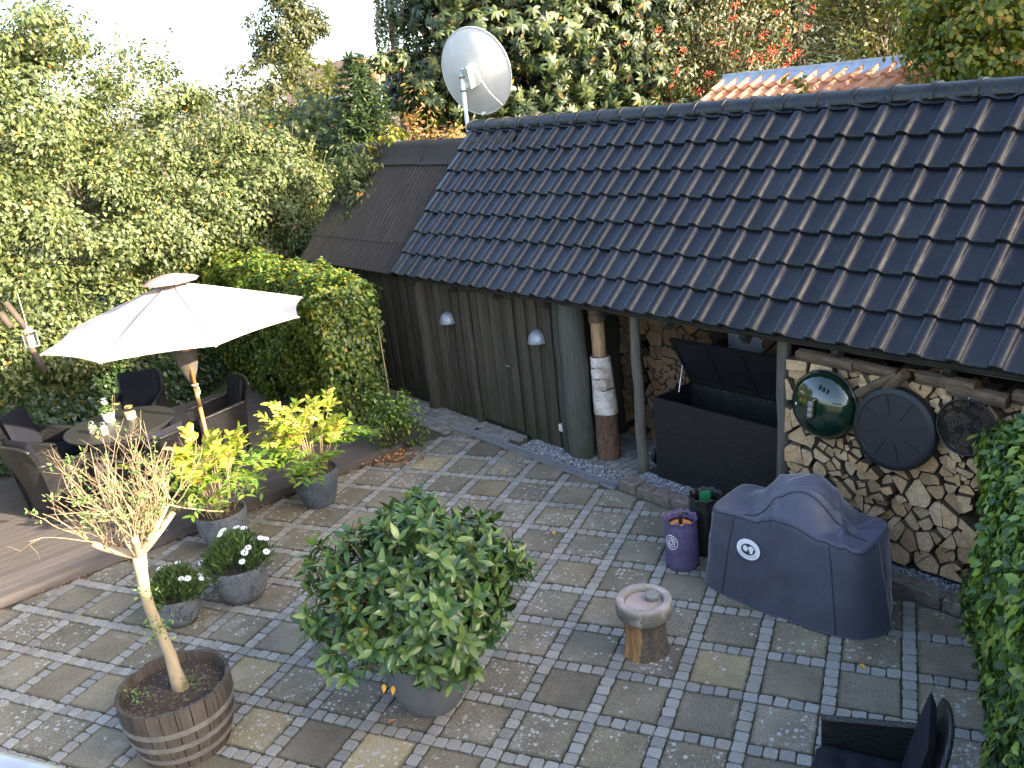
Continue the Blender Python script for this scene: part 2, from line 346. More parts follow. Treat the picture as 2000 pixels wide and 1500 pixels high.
c = g.ramp(g.noise(7, 4), [(.3, (.48, .43, .38)), (.7, (.72, .68, .62))]); c = g.mix(g.math('MULTIPLY', g.step(g.noise(5, 5, .7), .46, .6), .7), c, (.30, .20, .13)); c = g.mix(g.math('MULTIPLY', g.step(g.noise(13, 5, .7, v), .58, .66), .8), c, (.05, .042, .038)); c = g.mix(m, c, (.035, .03, .028)); g.p(Base_Color=c, Roughness=.75).bump(f, .4, .006); MT['birch'] = g.mat
MT['peeled'] = bark('peeled_log', (.10, .055, .028), (.52, .34, .18), 22, .12, .9)
MT['brown_log'] = bark('brown_log', (.035, .018, .013), (.19, .10, .062), 16, .45, .9)
g = G('split_stump'); v = g.scalev(g.objc(), 1, 1, .10); f = g.noise(22, 6, .7, v); ox = g.n('SeparateXYZ', {0: g.objc()}).outputs[0]
wood = g.ramp(f, [(.3, (.10, .05, .022)), (.55, (.32, .17, .07)), (.75, (.42, .27, .14))]); brk = g.ramp(g.noise(40, 5, .7), [(.3, (.035, .028, .02)), (.7, (.15, .12, .085))])
mk = g.step(g.math('ADD', ox, g.math('MULTIPLY', g.noise(9, 4), .10)), .045, .065); c = g.mix(mk, wood, brk); g.p(Base_Color=c, Roughness=.9).bump(f, 1.0, .015); MT['stump'] = g.mat
g = G('green_enamel'); g.p(Base_Color=(.004, .018, .010), Roughness=.12, Specular_IOR_Level=.6, Coat_Weight=.8, Coat_Roughness=.06); MT['enamel'] = g.mat
MT['black_plastic'] = plain('black_plastic', (.008, .009, .013), .55, 0, .2, 40, .08)
MT['black_metal'] = plain('black_metal', (.018, .017, .016), .5, .3, .3, 40, .2)
MT['steel'] = plain('galvanised_steel', (.46, .49, .52), .4, .6, .25, 25, .1)
MT['chrome'] = plain('bright_metal', (.7, .7, .7), .25, 1.0, .05, 20, 0)
MT['lamp_metal'] = plain('brushed_lamp_metal', (.27, .295, .33), .45, .5, .15, 18, .1)
g = G('granite_bowl'); c = g.ramp(g.noise(230, 2, .9), [(.3, (.16, .13, .12)), (.5, (.42, .35, .32)), (.7, (.60, .52, .48))]); oz = g.n('SeparateXYZ', {0: g.objc()}).outputs[2]
c = g.mix(g.math('MULTIPLY', g.step(oz, .185, .10), g.step(g.noise(8, 4), .3, .5)), c, (.13, .125, .10)); g.p(Base_Color=c, Roughness=.85).bump(g.noise(150, 4, .8), .8, .006); MT['granite_bowl'] = g.mat
g = G('water'); g.p(Base_Color=(.33, .26, .23), Roughness=.04, Specular_IOR_Level=.5); MT['water'] = g.mat
def glaze(name, a, b, cr=True, veins=.6):
    g = G(name); oc = g.objc(); f = g.noise(7, 6, .7, oc, .8); c = g.ramp(f, [(.3, a), (.7, b)])
    if cr:
        dv = g.n('VectorMath', {0: oc, 1: g.n('VectorMath', {0: g.noise(9, 4, vec=oc, col=True), 'Scale': .18}, operation='SCALE').outputs[0]}, operation='ADD').outputs[0]
        e = g.vor(5.5, dv, 'DISTANCE_TO_EDGE'); c = g.mix(g.math('MULTIPLY', g.step(e, .035, .0), veins), c, (.018, .018, .022))
        c = g.mix(g.math('MULTIPLY', g.step(g.noise(3.5, 5, .7, oc), .55, .72), .55), c, (.05, .055, .065))
    g.p(Base_Color=c, Roughness=.42, Specular_IOR_Level=.5, Coat_Weight=.2).bump(f, .12, .006); return g.mat
MT['pot'] = glaze('crackle_glaze', (.085, .094, .108), (.165, .180, .200), True, .9)
MT['pot_dark'] = glaze('dark_blue_glaze', (.030, .040, .058), (.11, .13, .155), True, .6)
MT['pot_plain'] = glaze('plain_grey_pot', (.080, .085, .095), (.115, .12, .13), False)
g = G('potting_soil'); c = g.ramp(g.noise(45, 5, .8), [(.3, (.018, .013, .009)), (.6, (.055, .038, .026))]); w = g.math('MULTIPLY', g.step(g.vor(95), .38, .25), g.step(g.noise(30, 2), .5, .6)); c = g.mix(w, c, (.42, .34, .22))
g.p(Base_Color=c, Roughness=1).bump(g.noise(80, 5, .8), 1.0, .015); MT['soil'] = g.mat
MT['stave'] = boards('oak_stave', (.030, .025, .021), (.105, .087, .072), False)
g = G('hoop_metal'); c = g.ramp(g.noise(9, 5), [(.35, (.15, .142, .13)), (.7, (.25, .24, .225))]); c = g.mix(g.math('MULTIPLY', g.step(g.noise(22, 4), .58, .75), .6), c, (.16, .10, .06)); g.p(Base_Color=c, Roughness=.55, Metallic=.35); MT['hoop'] = g.mat
MT['cover'] = None
g = G('grill_cover_cloth'); f = g.noise(5, 5, .6); c = g.ramp(f, [(.3, (.042, .047, .072)), (.7, (.058, .064, .094))]); wv = g.n('TexWave', {'Vector': g.objc(), 'Scale': 2.2, 'Distortion': 9, 'Detail': 3}).outputs['Fac']
cre = g.n('TexNoise', {'Vector': g.objc(), 'Scale': 3.2, 'Detail': 3, 'Roughness': .5, 'Distortion': 1.2}).outputs['Fac']; g.p(Base_Color=c, Roughness=.5, Specular_IOR_Level=.5, Sheen_Weight=.45, Sheen_Roughness=.35).bump(cre, .22, .03); MT['cover'] = g.mat
MT['purple'] = plain('purple_nylon', (.088, .068, .145), .5, 0, .2, 14, .5, .01)
MT['black_nylon'] = plain('black_nylon', (.012, .012, .013), .45, 0, .3, 14, .6, .012)
MT['orange'] = plain('orange_plastic', (.75, .27, .04), .5, 0, .15, 20, .1)
MT['green_cloth'] = plain('green_plastic', (.01, .14, .05), .5, 0, .15, 20, .2)
MT['white'] = plain('white_print', (.78, .78, .80), .6, 0, .05, 20, 0)
MT['ink'] = plain('dark_print', (.02, .022, .032), .6, 0, .05, 20, 0)
def wicker(name, a, b):
    g = G(name); oc = g.n('TexCoord').outputs['UV']; br = g.n('TexBrick', {'Vector': oc, 'Scale': 1.0, 'Mortar Size': .10, 'Mortar Smooth': .6, 'Bias': 0.0, 'Brick Width': 1.0, 'Row Height': .5, 'Color1': b, 'Color2': a, 'Mortar': tuple(x * .15 for x in a)})
    g.p(Base_Color=br.outputs['Color'], Roughness=.36, Specular_IOR_Level=.6).bump(g.math('SUBTRACT', 1.0, br.outputs['Fac']), 1.0, .012); return g.mat
MT['wicker'] = wicker('black_wicker', (.007, .007, .009), (.024, .023, .025))
MT['cushion'] = plain('navy_cushion', (.009, .010, .016), .9, 0, .2, 60, .3, .002, .2)
g = G('table_slats'); v = g.scalev(g.objc(), 1, 16, 1); f = g.n('TexWave', {'Vector': v, 'Scale': 1.0}, bands_direction='Y').outputs['Fac']; g.p(Base_Color=(.022, .022, .026), Roughness=.38, Specular_IOR_Level=.5).bump(g.step(f, .05, .15), .5, .004); MT['table'] = g.mat
g = G('canopy_cloth'); c = g.ramp(g.noise(4, 4), [(.3, (.45, .42, .42)), (.7, (.53, .50, .50))]); g.p(Base_Color=c, Roughness=.9, Specular_IOR_Level=.1)
tr = g.n('BsdfTranslucent', {'Color': (.72, .62, .56, 1)}); ms = g.n('MixShader', {0: .22}); g.t.links.new(g.P.outputs[0], ms.inputs[1]); g.t.links.new(tr.outputs[0], ms.inputs[2]); g.t.links.new(ms.outputs[0], g.out.inputs['Surface']); g.bump(g.noise(3.5, 3), .25, .03); MT['canopy'] = g.mat
MT['canopy_vent'] = plain('shaded_vent_cloth', (.27, .17, .165), .9, 0, .2, 8, .3, .01)  # pinkish shade on the vent's near side, put into the cloth colour
MT['umb_wood'] = bark('varnished_pole', (.30, .12, .045), (.46, .20, .08), 12, .1, .1, .4)
MT['brass'] = plain('brass', (.55, .40, .18), .35, .9, .1, 20, 0)
MT['sleeve'] = plain('brown_sleeve', (.07, .06, .052), .8, 0, .3, 12, .5, .01)
MT['cord'] = plain('pale_cord', (.6, .55, .45), .8, 0, .1, 20, 0)
g = G('dish_enamel'); c = g.ramp(g.noise(3.2, 5, .7, g.objc()), [(.3, (.44, .44, .43)), (.7, (.54, .54, .53))]); v = g.scalev(g.objc(), 8, 8, .8); st = g.step(g.noise(3, 6, .7, v), .55, .75)
oz = g.n('SeparateXYZ', {0: g.objc()}).outputs[2]; c = g.mix(g.math('MULTIPLY', st, g.step(oz, -.1, -.5)), c, (.34, .32, .23)); c = g.mix(g.math('MULTIPLY', g.step(g.noise(14, 5, .75, g.objc()), .58, .7), .4), c, (.38, .37, .33)); g.p(Base_Color=c, Roughness=.5); MT['dish'] = g.mat
MT['white_paint'] = plain('white_paint', (.76, .76, .74), .45, 0, .06, 20, .05)
MT['blue_plastic'] = plain('blue_plastic', (.05, .25, .60), .45, 0, .1, 20, 0)
MT['ivory'] = plain('ivory_plastic', (.62, .60, .52), .5, 0, .05, 20, 0)
MT['gravel'] = None
g = G('crushed_stone'); c = g.ramp(g.rnd(), [(0, (.09, .095, .11)), (.5, (.20, .21, .235)), (.85, (.33, .345, .37)), (1, (.60, .60, .60))]); g.p(Base_Color=c, Roughness=.8); MT['gravel'] = g.mat
MT['kerb'] = plain('brown_granite_kerb', (.155, .125, .105), .85, 0, .45, 22, .7, .02)
g = G('litter_leaf'); c = g.ramp(g.rnd(), [(0, (.10, .05, .025)), (.4, (.22, .11, .05)), (.75, (.34, .17, .06)), (1, (.45, .26, .07))]); g.p(Base_Color=c, Roughness=.8); MT['litter'] = g.mat
MT['leaf_yellow'] = plain('yellow_leaf', (.62, .33, .04), .6, 0, .2, 30, .1)
g = G('clear_glass'); g.p(Base_Color=(1, 1, 1), Roughness=.02, Transmission_Weight=1.0, IOR=1.15); MT['glass'] = g.mat
MT['candle'] = plain('cream_candle', (.72, .64, .40), .5, 0, .05, 20, 0)
MT['lantern'] = plain('champagne_lantern', (.62, .56, .44), .4, .3, .15, 40, .2)
MT['brick'] = None
g = G('red_brick'); br = g.n('TexBrick', {'Vector': g.objc(), 'Scale': 4.0, 'Color1': (.38, .12, .075), 'Color2': (.46, .17, .11), 'Mortar': (.36, .30, .26), 'Mortar Size': .03}); g.p(Base_Color=br.outputs['Color'], Roughness=.9); MT['brick'] = g.mat
MT['yellow_brick'] = plain('ochre_render', (.55, .34, .15), .9, 0, .15, 8, .2)
MT['pane'] = plain('window_pane', (.03, .035, .04), .08, 0, .1, 3, 0)
MT['plastic_sheet'] = plain('grey_plastic_sheet', (.34, .36, .40), .35, 0, .25, 6, .3, .02)
MT['bamboo'] = bark('bamboo_cane', (.32, .22, .11), (.46, .34, .18), 10, .3, .1, .6)
# trunks and foliage
MT['trunk'] = bark('tree_bark', (.03, .024, .018), (.09, .07, .05), 9, .25)
MT['twig'] = bark('grey_twig', (.09, .07, .05), (.20, .16, .11), 9, .3)
MT['pale_trunk'] = bark('pale_trunk', (.22, .17, .11), (.37, .30, .20), 11, .35, .35)
MT['pale_twig'] = bark('pale_twig', (.19, .13, .075), (.34, .25, .15), 11, .3, .2)
MT['f_maple'] = foliage('maple_leaf', [(.044, .068, .021), (.078, .108, .036), (.118, .150, .054), (.165, .190, .072)], .38, .5, (.42, .22, .04), .012, 1.6)
MT['f_maple_top'] = MT['f_maple']
MT['f_ivy'] = foliage('ivy_leaf', [(.014, .034, .011), (.026, .056, .018), (.045, .082, .026)], .25, .38, (.20, .17, .04), .02)
MT['f_beech'] = foliage('beech_leaf', [(.040, .080, .014), (.070, .125, .020), (.120, .180, .028), (.20, .24, .036)], .38, .42, (.28, .22, .03), .05)
MT['f_hedge'] = foliage('right_hedge_leaf', [(.028, .066, .018), (.058, .118, .026), (.115, .20, .036), (.25, .35, .058)], .38, .36, (.24, .27, .05), .06, 2.5)
MT['f_rhod'] = foliage('rhododendron_leaf', [(.026, .064, .018), (.048, .105, .026), (.080, .145, .036), (.125, .185, .048)], .16, .34, None, 0, 3)
MT['f_bud'] = foliage('rhododendron_new_leaf', [(.13, .15, .035), (.17, .16, .04), (.15, .11, .03)], .2, .5)
MT['f_nandina'] = foliage('yellowing_leaflet', [(.20, .32, .04), (.33, .43, .05), (.47, .51, .065), (.60, .50, .11)], .42, .45, (.55, .30, .12), .05, 4)
MT['f_nandina_low'] = foliage('green_leaflet', [(.09, .19, .03), (.15, .27, .04), (.27, .37, .05)], .4, .45, None, 0, 4)
MT['f_daisy'] = foliage('daisy_leaf', [(.036, .070, .020), (.060, .105, .028), (.095, .145, .038)], .22, .5, None, 0, 4)
MT['f_willow'] = foliage('willow_sprout', [(.10, .17, .05), (.16, .25, .08), (.22, .32, .11)], .35, .5)
MT['f_chest'] = foliage('chestnut_leaf', [(.018, .036, .015), (.034, .058, .021), (.058, .084, .028), (.105, .125, .04)], .3, .5, (.26, .13, .035), .022, .7)
MT['f_rowan'] = foliage('rowan_leaf', [(.042, .056, .024), (.065, .080, .032), (.095, .100, .038)], .3, .5, (.26, .13, .03), .06)
MT['f_conifer'] = foliage('conifer_needle', [(.026, .056, .024), (.046, .084, .032), (.078, .120, .040)], .12, .5)
MT['f_spruce'] = foliage('blue_spruce_needle', [(.045, .062, .040), (.065, .085, .052), (.085, .10, .052)], .15, .5)
MT['f_lime'] = foliage('yellow_green_leaf', [(.075, .12, .018), (.13, .18, .022), (.21, .25, .03), (.34, .31, .04)], .48, .42, (.45, .27, .05), .08, 1)
MT['f_wood'] = foliage('far_wood_leaf', [(.036, .046, .015), (.060, .070, .020), (.10, .10, .025)], .4, .5)
MT['f_yellow'] = foliage('bright_yellow_leaf', [(.22, .25, .03), (.34, .34, .04)], .5, .5)
MT['f_orange'] = foliage('turning_shrub_leaf', [(.12, .14, .03), (.24, .17, .05), (.36, .17, .07)], .4, .5)
MT['f_oak'] = foliage('oak_leaf', [(.030, .042, .014), (.055, .068, .022), (.085, .092, .028)], .3, .5, None, 0, .25)
MT['berry'] = plain('red_berry', (.60, .045, .02), .4, 0, .2, 40, 0)
MT['f_moss'] = foliage('joint_moss', [(.035, .045, .012), (.06, .07, .018), (.09, .10, .025)], .2, .8)
MT['rail'] = plain('brushed_rail_steel', (.30, .32, .35), .34, .8, .1, 30, .05)
def box_uv(me, sc_):
    uv = me.uv_layers.new(name='UVMap'); co = np.array([v.co[:] for v in me.vertices]); D = np.zeros((len(me.loops), 2))
    for p in me.polygons:
        n = np.abs(np.array(p.normal)); ax = int(np.argmax(n))
        for li in p.loop_indices:
            c = co[me.loops[li].vertex_index]; D[li] = ((c[1] if ax == 0 else c[0]), (c[1] if ax == 2 else c[2]))
    uv.data.foreach_set('uv', (D * sc_).ravel()); return me
# ------------------------------------------------------------------ ground
m = MB(); r = 1500.0; m.add([(-r, -r, -.05), (r, -r, -.05), (r, r, -.05), (-r, r, -.05)], [(0, 1, 2, 3)])
structure(m.obj('ground', MT['lawn']))
# deck edge line (ground pixel points of the photograph)
DA, DB = np.array([-6.35, -.57]), np.array([-4.50, 3.17]); DD = (DB - DA) / np.linalg.norm(DB - DA); DN = np.array([-DD[1], DD[0]])   # DN points onto the deck
deck_d = DN @ DA
# patio: bed of sand and moss under slabs and setts
bedp = [(-9, -6), (4.6, -6), (4.6, 2.2), tuple(W(4.6, -.2)[:2]), tuple(W(-4.2, .0)[:2]), tuple(W(-6.5, .1)[:2]), (-7.6, 4.4)]
m = MB(); m.add([(x, y, -.016) for x, y in bedp], [tuple(range(len(bedp)))]); patio = structure(m.obj('patio', MT['joint']))
PITCH, STRIP = .5, .10
def inside_keep(poly):
    poly = clip(poly, DN, deck_d - .02)                       # not under the deck
    poly = clip(poly, BN[:2], BN[:2] @ W(0, -.425)[:2]) if len(poly) > 2 else poly   # in front of drain and kerb
    return poly
slab_meshes = []
for k in range(6):
    h = .196; e = []
    for a, b in (((-h, -h), (h, -h)), ((h, -h), (h, h)), ((h, h), (-h, h)), ((-h, h), (-h, -h))):
        for q in (0.02, .35, .7): e.append(np.array(a) * (1 - q) + np.array(b) * q + rng.normal(0, .0022, 2))
    slab_meshes.append(MB().prism(e, -.05, 0, .005).mesh('paving_slab', MT['slab']))
ochre = {}
for u, v in ((843, 905), (1405, 1308), (520, 1462), (745, 1470), (500, 1320)):
    p = at(u, v, 0); ochre[(math.floor(p[0] / PITCH), math.floor(p[1] / PITCH))] = 1
sett_list = []
for i in range(-18, 10):
    for j in range(-12, 16):
        cx, cy = (i + .5) * PITCH, (j + .5) * PITCH
        h = .197; sq = [(cx - h, cy - h), (cx + h, cy - h), (cx + h, cy + h), (cx - h, cy + h)]
        kp = inside_keep(sq)
        vis = -6 < cy and cx < 2.9 and cy > -3.2
        if vis and len(kp) > 2 and area(kp) > .012:
            full = area(kp) > .1549
            if full:
                o = link('paving_slab', slab_meshes[int(rng.integers(6))], patio, (cx, cy, rng.normal(0, .0018)), int(rng.integers(4)) * PI / 2)
                o.rotation_euler[0] = rng.normal(0, .004); o.rotation_euler[1] = rng.normal(0, .004)
            else: kc = np.array(kp).mean(0); o = MB().prism(np.array(kp) - kc, -.05, 0, .004).obj('paving_slab', MT['slab'], patio); o.location = (kc[0], kc[1], 0)
            b = rng.normal(.114, .009); t = rng.normal(0, .018); c = np.array([b * (1.03 + t), b, b * (.915 - t)])
            q = rng.random()
            if (i, j) in ochre: c = np.array([.185, .170, .125]) * rng.uniform(.95, 1.15)
            elif q < .16: c = np.array([.134, .127, .107]) * rng.uniform(.88, 1.06)
            elif q < .32: c = np.array([.100, .097, .092])
            elif q < .45: c = np.array([.128, .125, .116])
            o.color = (*np.clip(c * np.array([1.36, 1.25, 1.08]), .03, .5), 1)
        # setts: one at the crossing, four along either side
        for k in range(5):
            for ax in (0, 1):
                if k == 0 and ax == 1: continue
                off = 0 if k == 0 else .05 + .1 * (k - .5)
                px_, py_ = i * PITCH + (off if ax == 0 else 0), j * PITCH + (off if ax == 1 else 0)
                if -3.3 < py_ and px_ < 2.9:
                    s_, t_ = ST(np.array([px_, py_])); dk = DN @ np.array([px_, py_]) - deck_d
                    if dk < -.06 and t_ < -.47: sett_list.append((px_, py_, rng.normal(0, .05), 1.0))
# small setts along the shed wall, behind the drain, parallel to the wall
for a in np.arange(-5.6, -1.9, .1):
    for b in ((-.23, -.13, -.03) if a > -3 else (-.55, -.45, -.35, -.25, -.15, -.05)):
        if a < -2.9 or rng.random() < .9:
            p = W(a + (.05 if int(b * 10) % 2 else 0), b); sett_list.append((p[0], p[1], BA + rng.normal(0, .05), .97))
for a in np.arange(-1.75, .1, .1):      # floor in front of and under the open bay
    for b in np.arange(-.05, 1.0, .1):
        p = W(a, b); sett_list.append((p[0], p[1], BA + rng.normal(0, .06), .95))
sett_meshes = []
for k in range(10):
    an = np.linspace(0, 2 * PI, 8, endpoint=False) + .39; rr = np.where(np.arange(8) % 2 == 0, 1, .985)
    e = np.c_[np.sign(np.cos(an)) * np.abs(np.cos(an)) ** .30, np.sign(np.sin(an)) * np.abs(np.sin(an)) ** .30] * .0462 * rr[:, None] + rng.normal(0, .0022, (8, 2))
    e *= np.array([rng.uniform(.98, 1.03), rng.uniform(.96, 1.03)])
    sett_meshes.append(MB().prism(e, -.04, 0, .005).mesh('granite_sett', MT['sett']))
S = np.array(sett_list); dc = np.linalg.norm(S[:, :2] - CAM[:2], axis=1)
uvw = (np.c_[S[:, :2], np.zeros(len(S))] - CAM) @ CR.T; u_ = uvw[:, 0] / uvw[:, 2]; v_ = uvw[:, 1] / uvw[:, 2]
seen = (uvw[:, 2] > 0) & (np.abs(u_) < .62) & (np.abs(v_) < .46)
order = np.argsort(np.where(seen, dc, 1e6)); keep = seen | (dc < 7)
jm = MB(); cnt = 0
for q in order:
    x, y, rz, sc_ = S[q]; zz = rng.normal(.0015, .0028)
    if cnt < 300 and seen[q]:
        o = link('granite_sett', sett_meshes[int(rng.integers(10))], patio, (x, y, zz), rz + int(rng.integers(4)) * PI / 2); o.scale = (sc_, sc_, 1); cnt += 1
    else:
        me = sett_meshes[int(rng.integers(10))]; v = np.array([w.co[:] for w in me.vertices]); v[:, :2] *= sc_; c_, s_ = math.cos(rz), math.sin(rz)
        jm.add(np.c_[v[:, 0] * c_ - v[:, 1] * s_ + x, v[:, 0] * s_ + v[:, 1] * c_ + y, v[:, 2] + zz], [tuple(p.vertices) for p in me.polygons])
stuff(jm.obj('granite_setts_beyond', MT['sett'], patio))
n = 5200; P = []
while len(P) < n:
    i, j = int(rng.integers(-16, 5)), int(rng.integers(-7, 13)); f = rng.random() * PITCH; e = rng.choice([-.051, .051]) + rng.normal(0, .004)
    p = np.array([i * PITCH + e, j * PITCH + f]) if rng.random() < .5 else np.array([i * PITCH + f, j * PITCH + e])
    if DN @ p < deck_d - .03 and ST(p)[1] < -.44 and p[0] < 2 and p[1] > -3 and math.sin(p[0] * 2.3 + 1) * math.sin(p[1] * 1.9) + rng.normal(0, .4) > .25: P.append((p[0], p[1], -.012))
P = np.array(P); mo = link('moss', cloud_mesh('moss', *NEEDLE, P, frames(rng.normal(0, 1, (n, 3)), X=rng.normal(0, .5, (n, 3)) + np.array([0, 0, 1.0])), rng.uniform(.010, .024, n), MT['f_moss'])); stuff(mo); mo['label'] = 'green moss and tiny weeds in the paving joints'
# ------------------------------------------------------------------ deck
deck = structure(MB().box((1.2, 2.2, -.01), (5.5, 4.0, .02)).obj('deck', MT['dark_wood'])); deck.location = (DA[0], DA[1], .03); deck.rotation_euler = (0, 0, math.atan2(DD[1], DD[0]))
LEN0, LEN1 = -2.2, 4.6; bw_, gap = .142, .003; nb = 30
bms = []
for k in range(3):
    mb = MB(); L = LEN1 - LEN0
    y0, y1 = -bw_ / 2, bw_ / 2; pr = np.array([(y0, -.022), (y1, -.022), (y1, -.001), (y1 - .0012, 0), (y0 + .0012, 0), (y0, -.001)])
    mb.add(np.concatenate([np.c_[np.full(6, x), pr] for x in (LEN0, LEN1)]), [tuple(range(5, -1, -1)), tuple(range(6, 12))] + [(i, (i + 1) % 6, 6 + (i + 1) % 6, 6 + i) for i in range(6)]); bms.append(mb.mesh('deck_board', MT['deck']))
for k in range(nb):
    link('deck_board', bms[k % 3], deck, (rng.uniform(-.1, .1) if k else 0, (k + .5) * (bw_ + gap) + .022, .07))
mb = MB(); mb.box(((LEN0 + LEN1) / 2, .010, .018), (LEN1 - LEN0, .02, .098)); mb.obj('fascia_board', MT['deck'], deck)
mb = MB(); mb.box((LEN1 + .012, 2.2, .018), (.02, 4.4, .098)); mb.obj('fascia_board', MT['deck'], deck)
# ------------------------------------------------------------------ drain channel with grating
dr = thing('drain_grating', 'galvanised steel drain grating running along the shed wall', 'drain', W(-1.5, -.35), BA)
m = MB()
for y in (-.062, .062): m.box((0, y, -.010), (2.95, .007, .03))
m.obj('edge_rail', MT['zinc'], dr)
m = MB()
for y in (-.03, 0, .03): m.box((0, y, -.012), (2.95, .003, .012))
m.obj('bearing_rod', MT['steel'], dr)
barm = MB().box((0, 0, -.004), (.007, .117, .012)).mesh('cross_bar', MT['steel'])
for x in np.arange(-1.46, 1.47, .036): link('cross_bar', barm, dr, (x, 0, 0))
MB().box((0, 0, -.034), (2.95, .112, .02)).obj('channel', MT['black_plastic'], dr)
# ------------------------------------------------------------------ kerb stones and gravel strip
kerb = structure(MB().box((0, 0, -.02), (4.6, .12, .02)).obj('kerb', MT['joint'])); kerb.location = W(2.2, -.30); kerb.rotation_euler = (0, 0, BA)
x = -2.18
while x < 2.3:
    L = rng.uniform(.20, .31); h = rng.uniform(.085, .115); d_ = rng.uniform(.14, .17)
    an = np.array([(-L / 2, -d_ / 2), (-L * .1, -d_ / 2 - .008), (L / 2, -d_ / 2), (L / 2 + .004, 0), (L / 2, d_ / 2), (0, d_ / 2 + .006), (-L / 2, d_ / 2), (-L / 2 - .004, .01)]) + rng.normal(0, .005, (8, 2))
    o = MB().prism(an, -.06, h, .022).obj('kerb_stone', MT['kerb'], kerb); o.location = (x + L / 2, rng.normal(0, .006) , 0); o.rotation_euler = (rng.normal(0, .05), rng.normal(0, .03), rng.normal(0, .03)); x += L + .008
gv, gf = MB().box((0, 0, 0), (1, .8, .6)).v[0], [(0, 3, 2, 1), (4, 5, 6, 7), (0, 1, 5, 4), (1, 2, 6, 5), (2, 3, 7, 6), (3, 0, 4, 7)]
def gravel(name, s0, s1, t0, t1, z, k, thin=None):
    s_ = rng.uniform(s0, s1, k); t_ = rng.uniform(t0, t1, k); P = np.array([W(a, b, 0) for a, b in zip(s_, t_)]); P[:, 2] = z + rng.uniform(-.008, .008, k)
    o = link(name, cloud_mesh(name, gv, gf, P, frames(rng.normal(size=(k, 3))), rng.uniform(.010, .024, k), MT['gravel'])); return stuff(o)
gravel('gravel', .06, 4.4, -.235, .02, .055, 9000)
gravel('gravel', -1.75, -1.0, -.27, -.02, .004, 1900)
gravel('gravel', -1.0, .02, -.27, -.1, .003, 900)
m = MB(); a = [W(.02, -.24, .045), W(4.5, -.24, .045), W(4.5, .5, .045), W(.02, .5, .045)]; m.add(a, [(0, 1, 2, 3)]); structure(m.obj('gravel_bed', MT['joint']))
# ------------------------------------------------------------------ the tiled wood shed
E_T, E_Z, R_T, R_Z = -.25, 1.915, 1.44, 3.715
S0, S1 = -4.20, 6.50
SL = math.hypot(R_T - E_T, R_Z - E_Z); SA = math.atan2(R_Z - E_Z, R_T - E_T)
shed = thing('wood_shed', 'long dark timber shed with a glossy blue black tiled roof', 'shed', W(0, 0, 0), BA)
def sp(t): return E_Z + (t - E_T) * math.tan(SA)
# roof deck (battens and boards under the tiles)
m = MB(); th = .05; nz = np.array([-math.sin(SA), math.cos(SA)])
def slope_slab(m, s0, s1, t0, z0, t1, z1, th):
    d_ = np.array([t1 - t0, z1 - z0]); n_ = np.array([-d_[1], d_[0]]) / np.linalg.norm(d_) * th * (1 if d_[0] > 0 else -1)
    v = [(s, a, b) for s in (s0, s1) for a, b in ((t0, z0), (t1, z1), (t1 - n_[0], z1 - n_[1]), (t0 - n_[0], z0 - n_[1]))]
    m.add(v, [(0, 3, 2, 1), (4, 5, 6, 7), (0, 1, 5, 4), (1, 2, 6, 5), (2, 3, 7, 6), (3, 0, 4, 7)])
slope_slab(m, S0 + .03, S1, E_T + .05, E_Z - .02, R_T, R_Z - .05, .04); slope_slab(m, S0 + .03, S1, 2 * R_T - E_T, E_Z, R_T + .002, R_Z - .052, .05)
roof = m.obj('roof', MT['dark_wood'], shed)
TW, TG, NR = .2875, .335, 7
# tile cross section: roll then pan
xs = np.array([-.010, -.006, .002, .014, .032, .054, .074, .088, .098, .106, .135, .180, .225, .262, .284, .300])
zs = np.array([.004, .020, .034, .045, .051, .051, .045, .034, .016, .004, -.003, -.005, -.005, -.003, .001, .003]) + .012
def tile_mesh(name, mat, xs, zs, L, tilt=.046, th=.026, xr=0):
    st = np.array([(0, -.013), (.004, -.002), (.012, 0), (L, 0)])   # y, drop (front edge rounded)
    m = MB(); P = np.zeros((len(st), len(xs), 3))
    for i, (y, dz) in enumerate(st): P[i, :, 0] = xs; P[i, :, 1] = y; P[i, :, 2] = zs + dz + tilt * (1 - y / L)
    m.grid(P[::-1]); B = P[[0, -1]].copy(); B[:, :, 2] -= th; B[0, :, 2] = P[0, :, 2] - th * .8; m.grid(B)
    n = len(xs); o = len(st) * n; k = len(st) - 1
    f = [(k * n + j, k * n + j + 1, o + j + 1, o + j) for j in range(n - 1)]; m.f += f; m.m += [0] * len(f)
    f = [(o, o + n, 0, k * n), (o + n - 1, k * n + n - 1, n - 1, o + 2 * n - 1)]; m.f += f; m.m += [0, 0]
    me = m.mesh(name, mat); sharp(me, 50); return me
tm = [tile_mesh('roof_tile', MT['tile'], xs, zs + rng.normal(0, .0008, len(zs)), .40) for _ in range(3)]
vx = np.concatenate([[-.07, -.066, -.05, -.02], xs[1:]]); vz = np.concatenate([[-.09, .02, .048, .055], zs[1:] + 0]); vz[3:6] = .055
verge = tile_mesh('verge_tile', MT['tile'], vx, vz, .40)
ncol = int((S1 - S0) / TW)
for rw in range(NR):
    for c in range(ncol):
        d_ = rw * TG; s_ = S0 + .07 + c * TW
        o = link('verge_tile' if c == 0 else 'roof_tile', verge if c == 0 else tm[int(rng.integers(3))], roof, (s_ + rng.normal(0, .0012), E_T + d_ * math.cos(SA) + rng.normal(0, .0015), E_Z + d_ * math.sin(SA) + .004))
        o.rotation_euler = (SA + rng.normal(0, .0025), rng.normal(0, .003), rng.normal(0, .002))
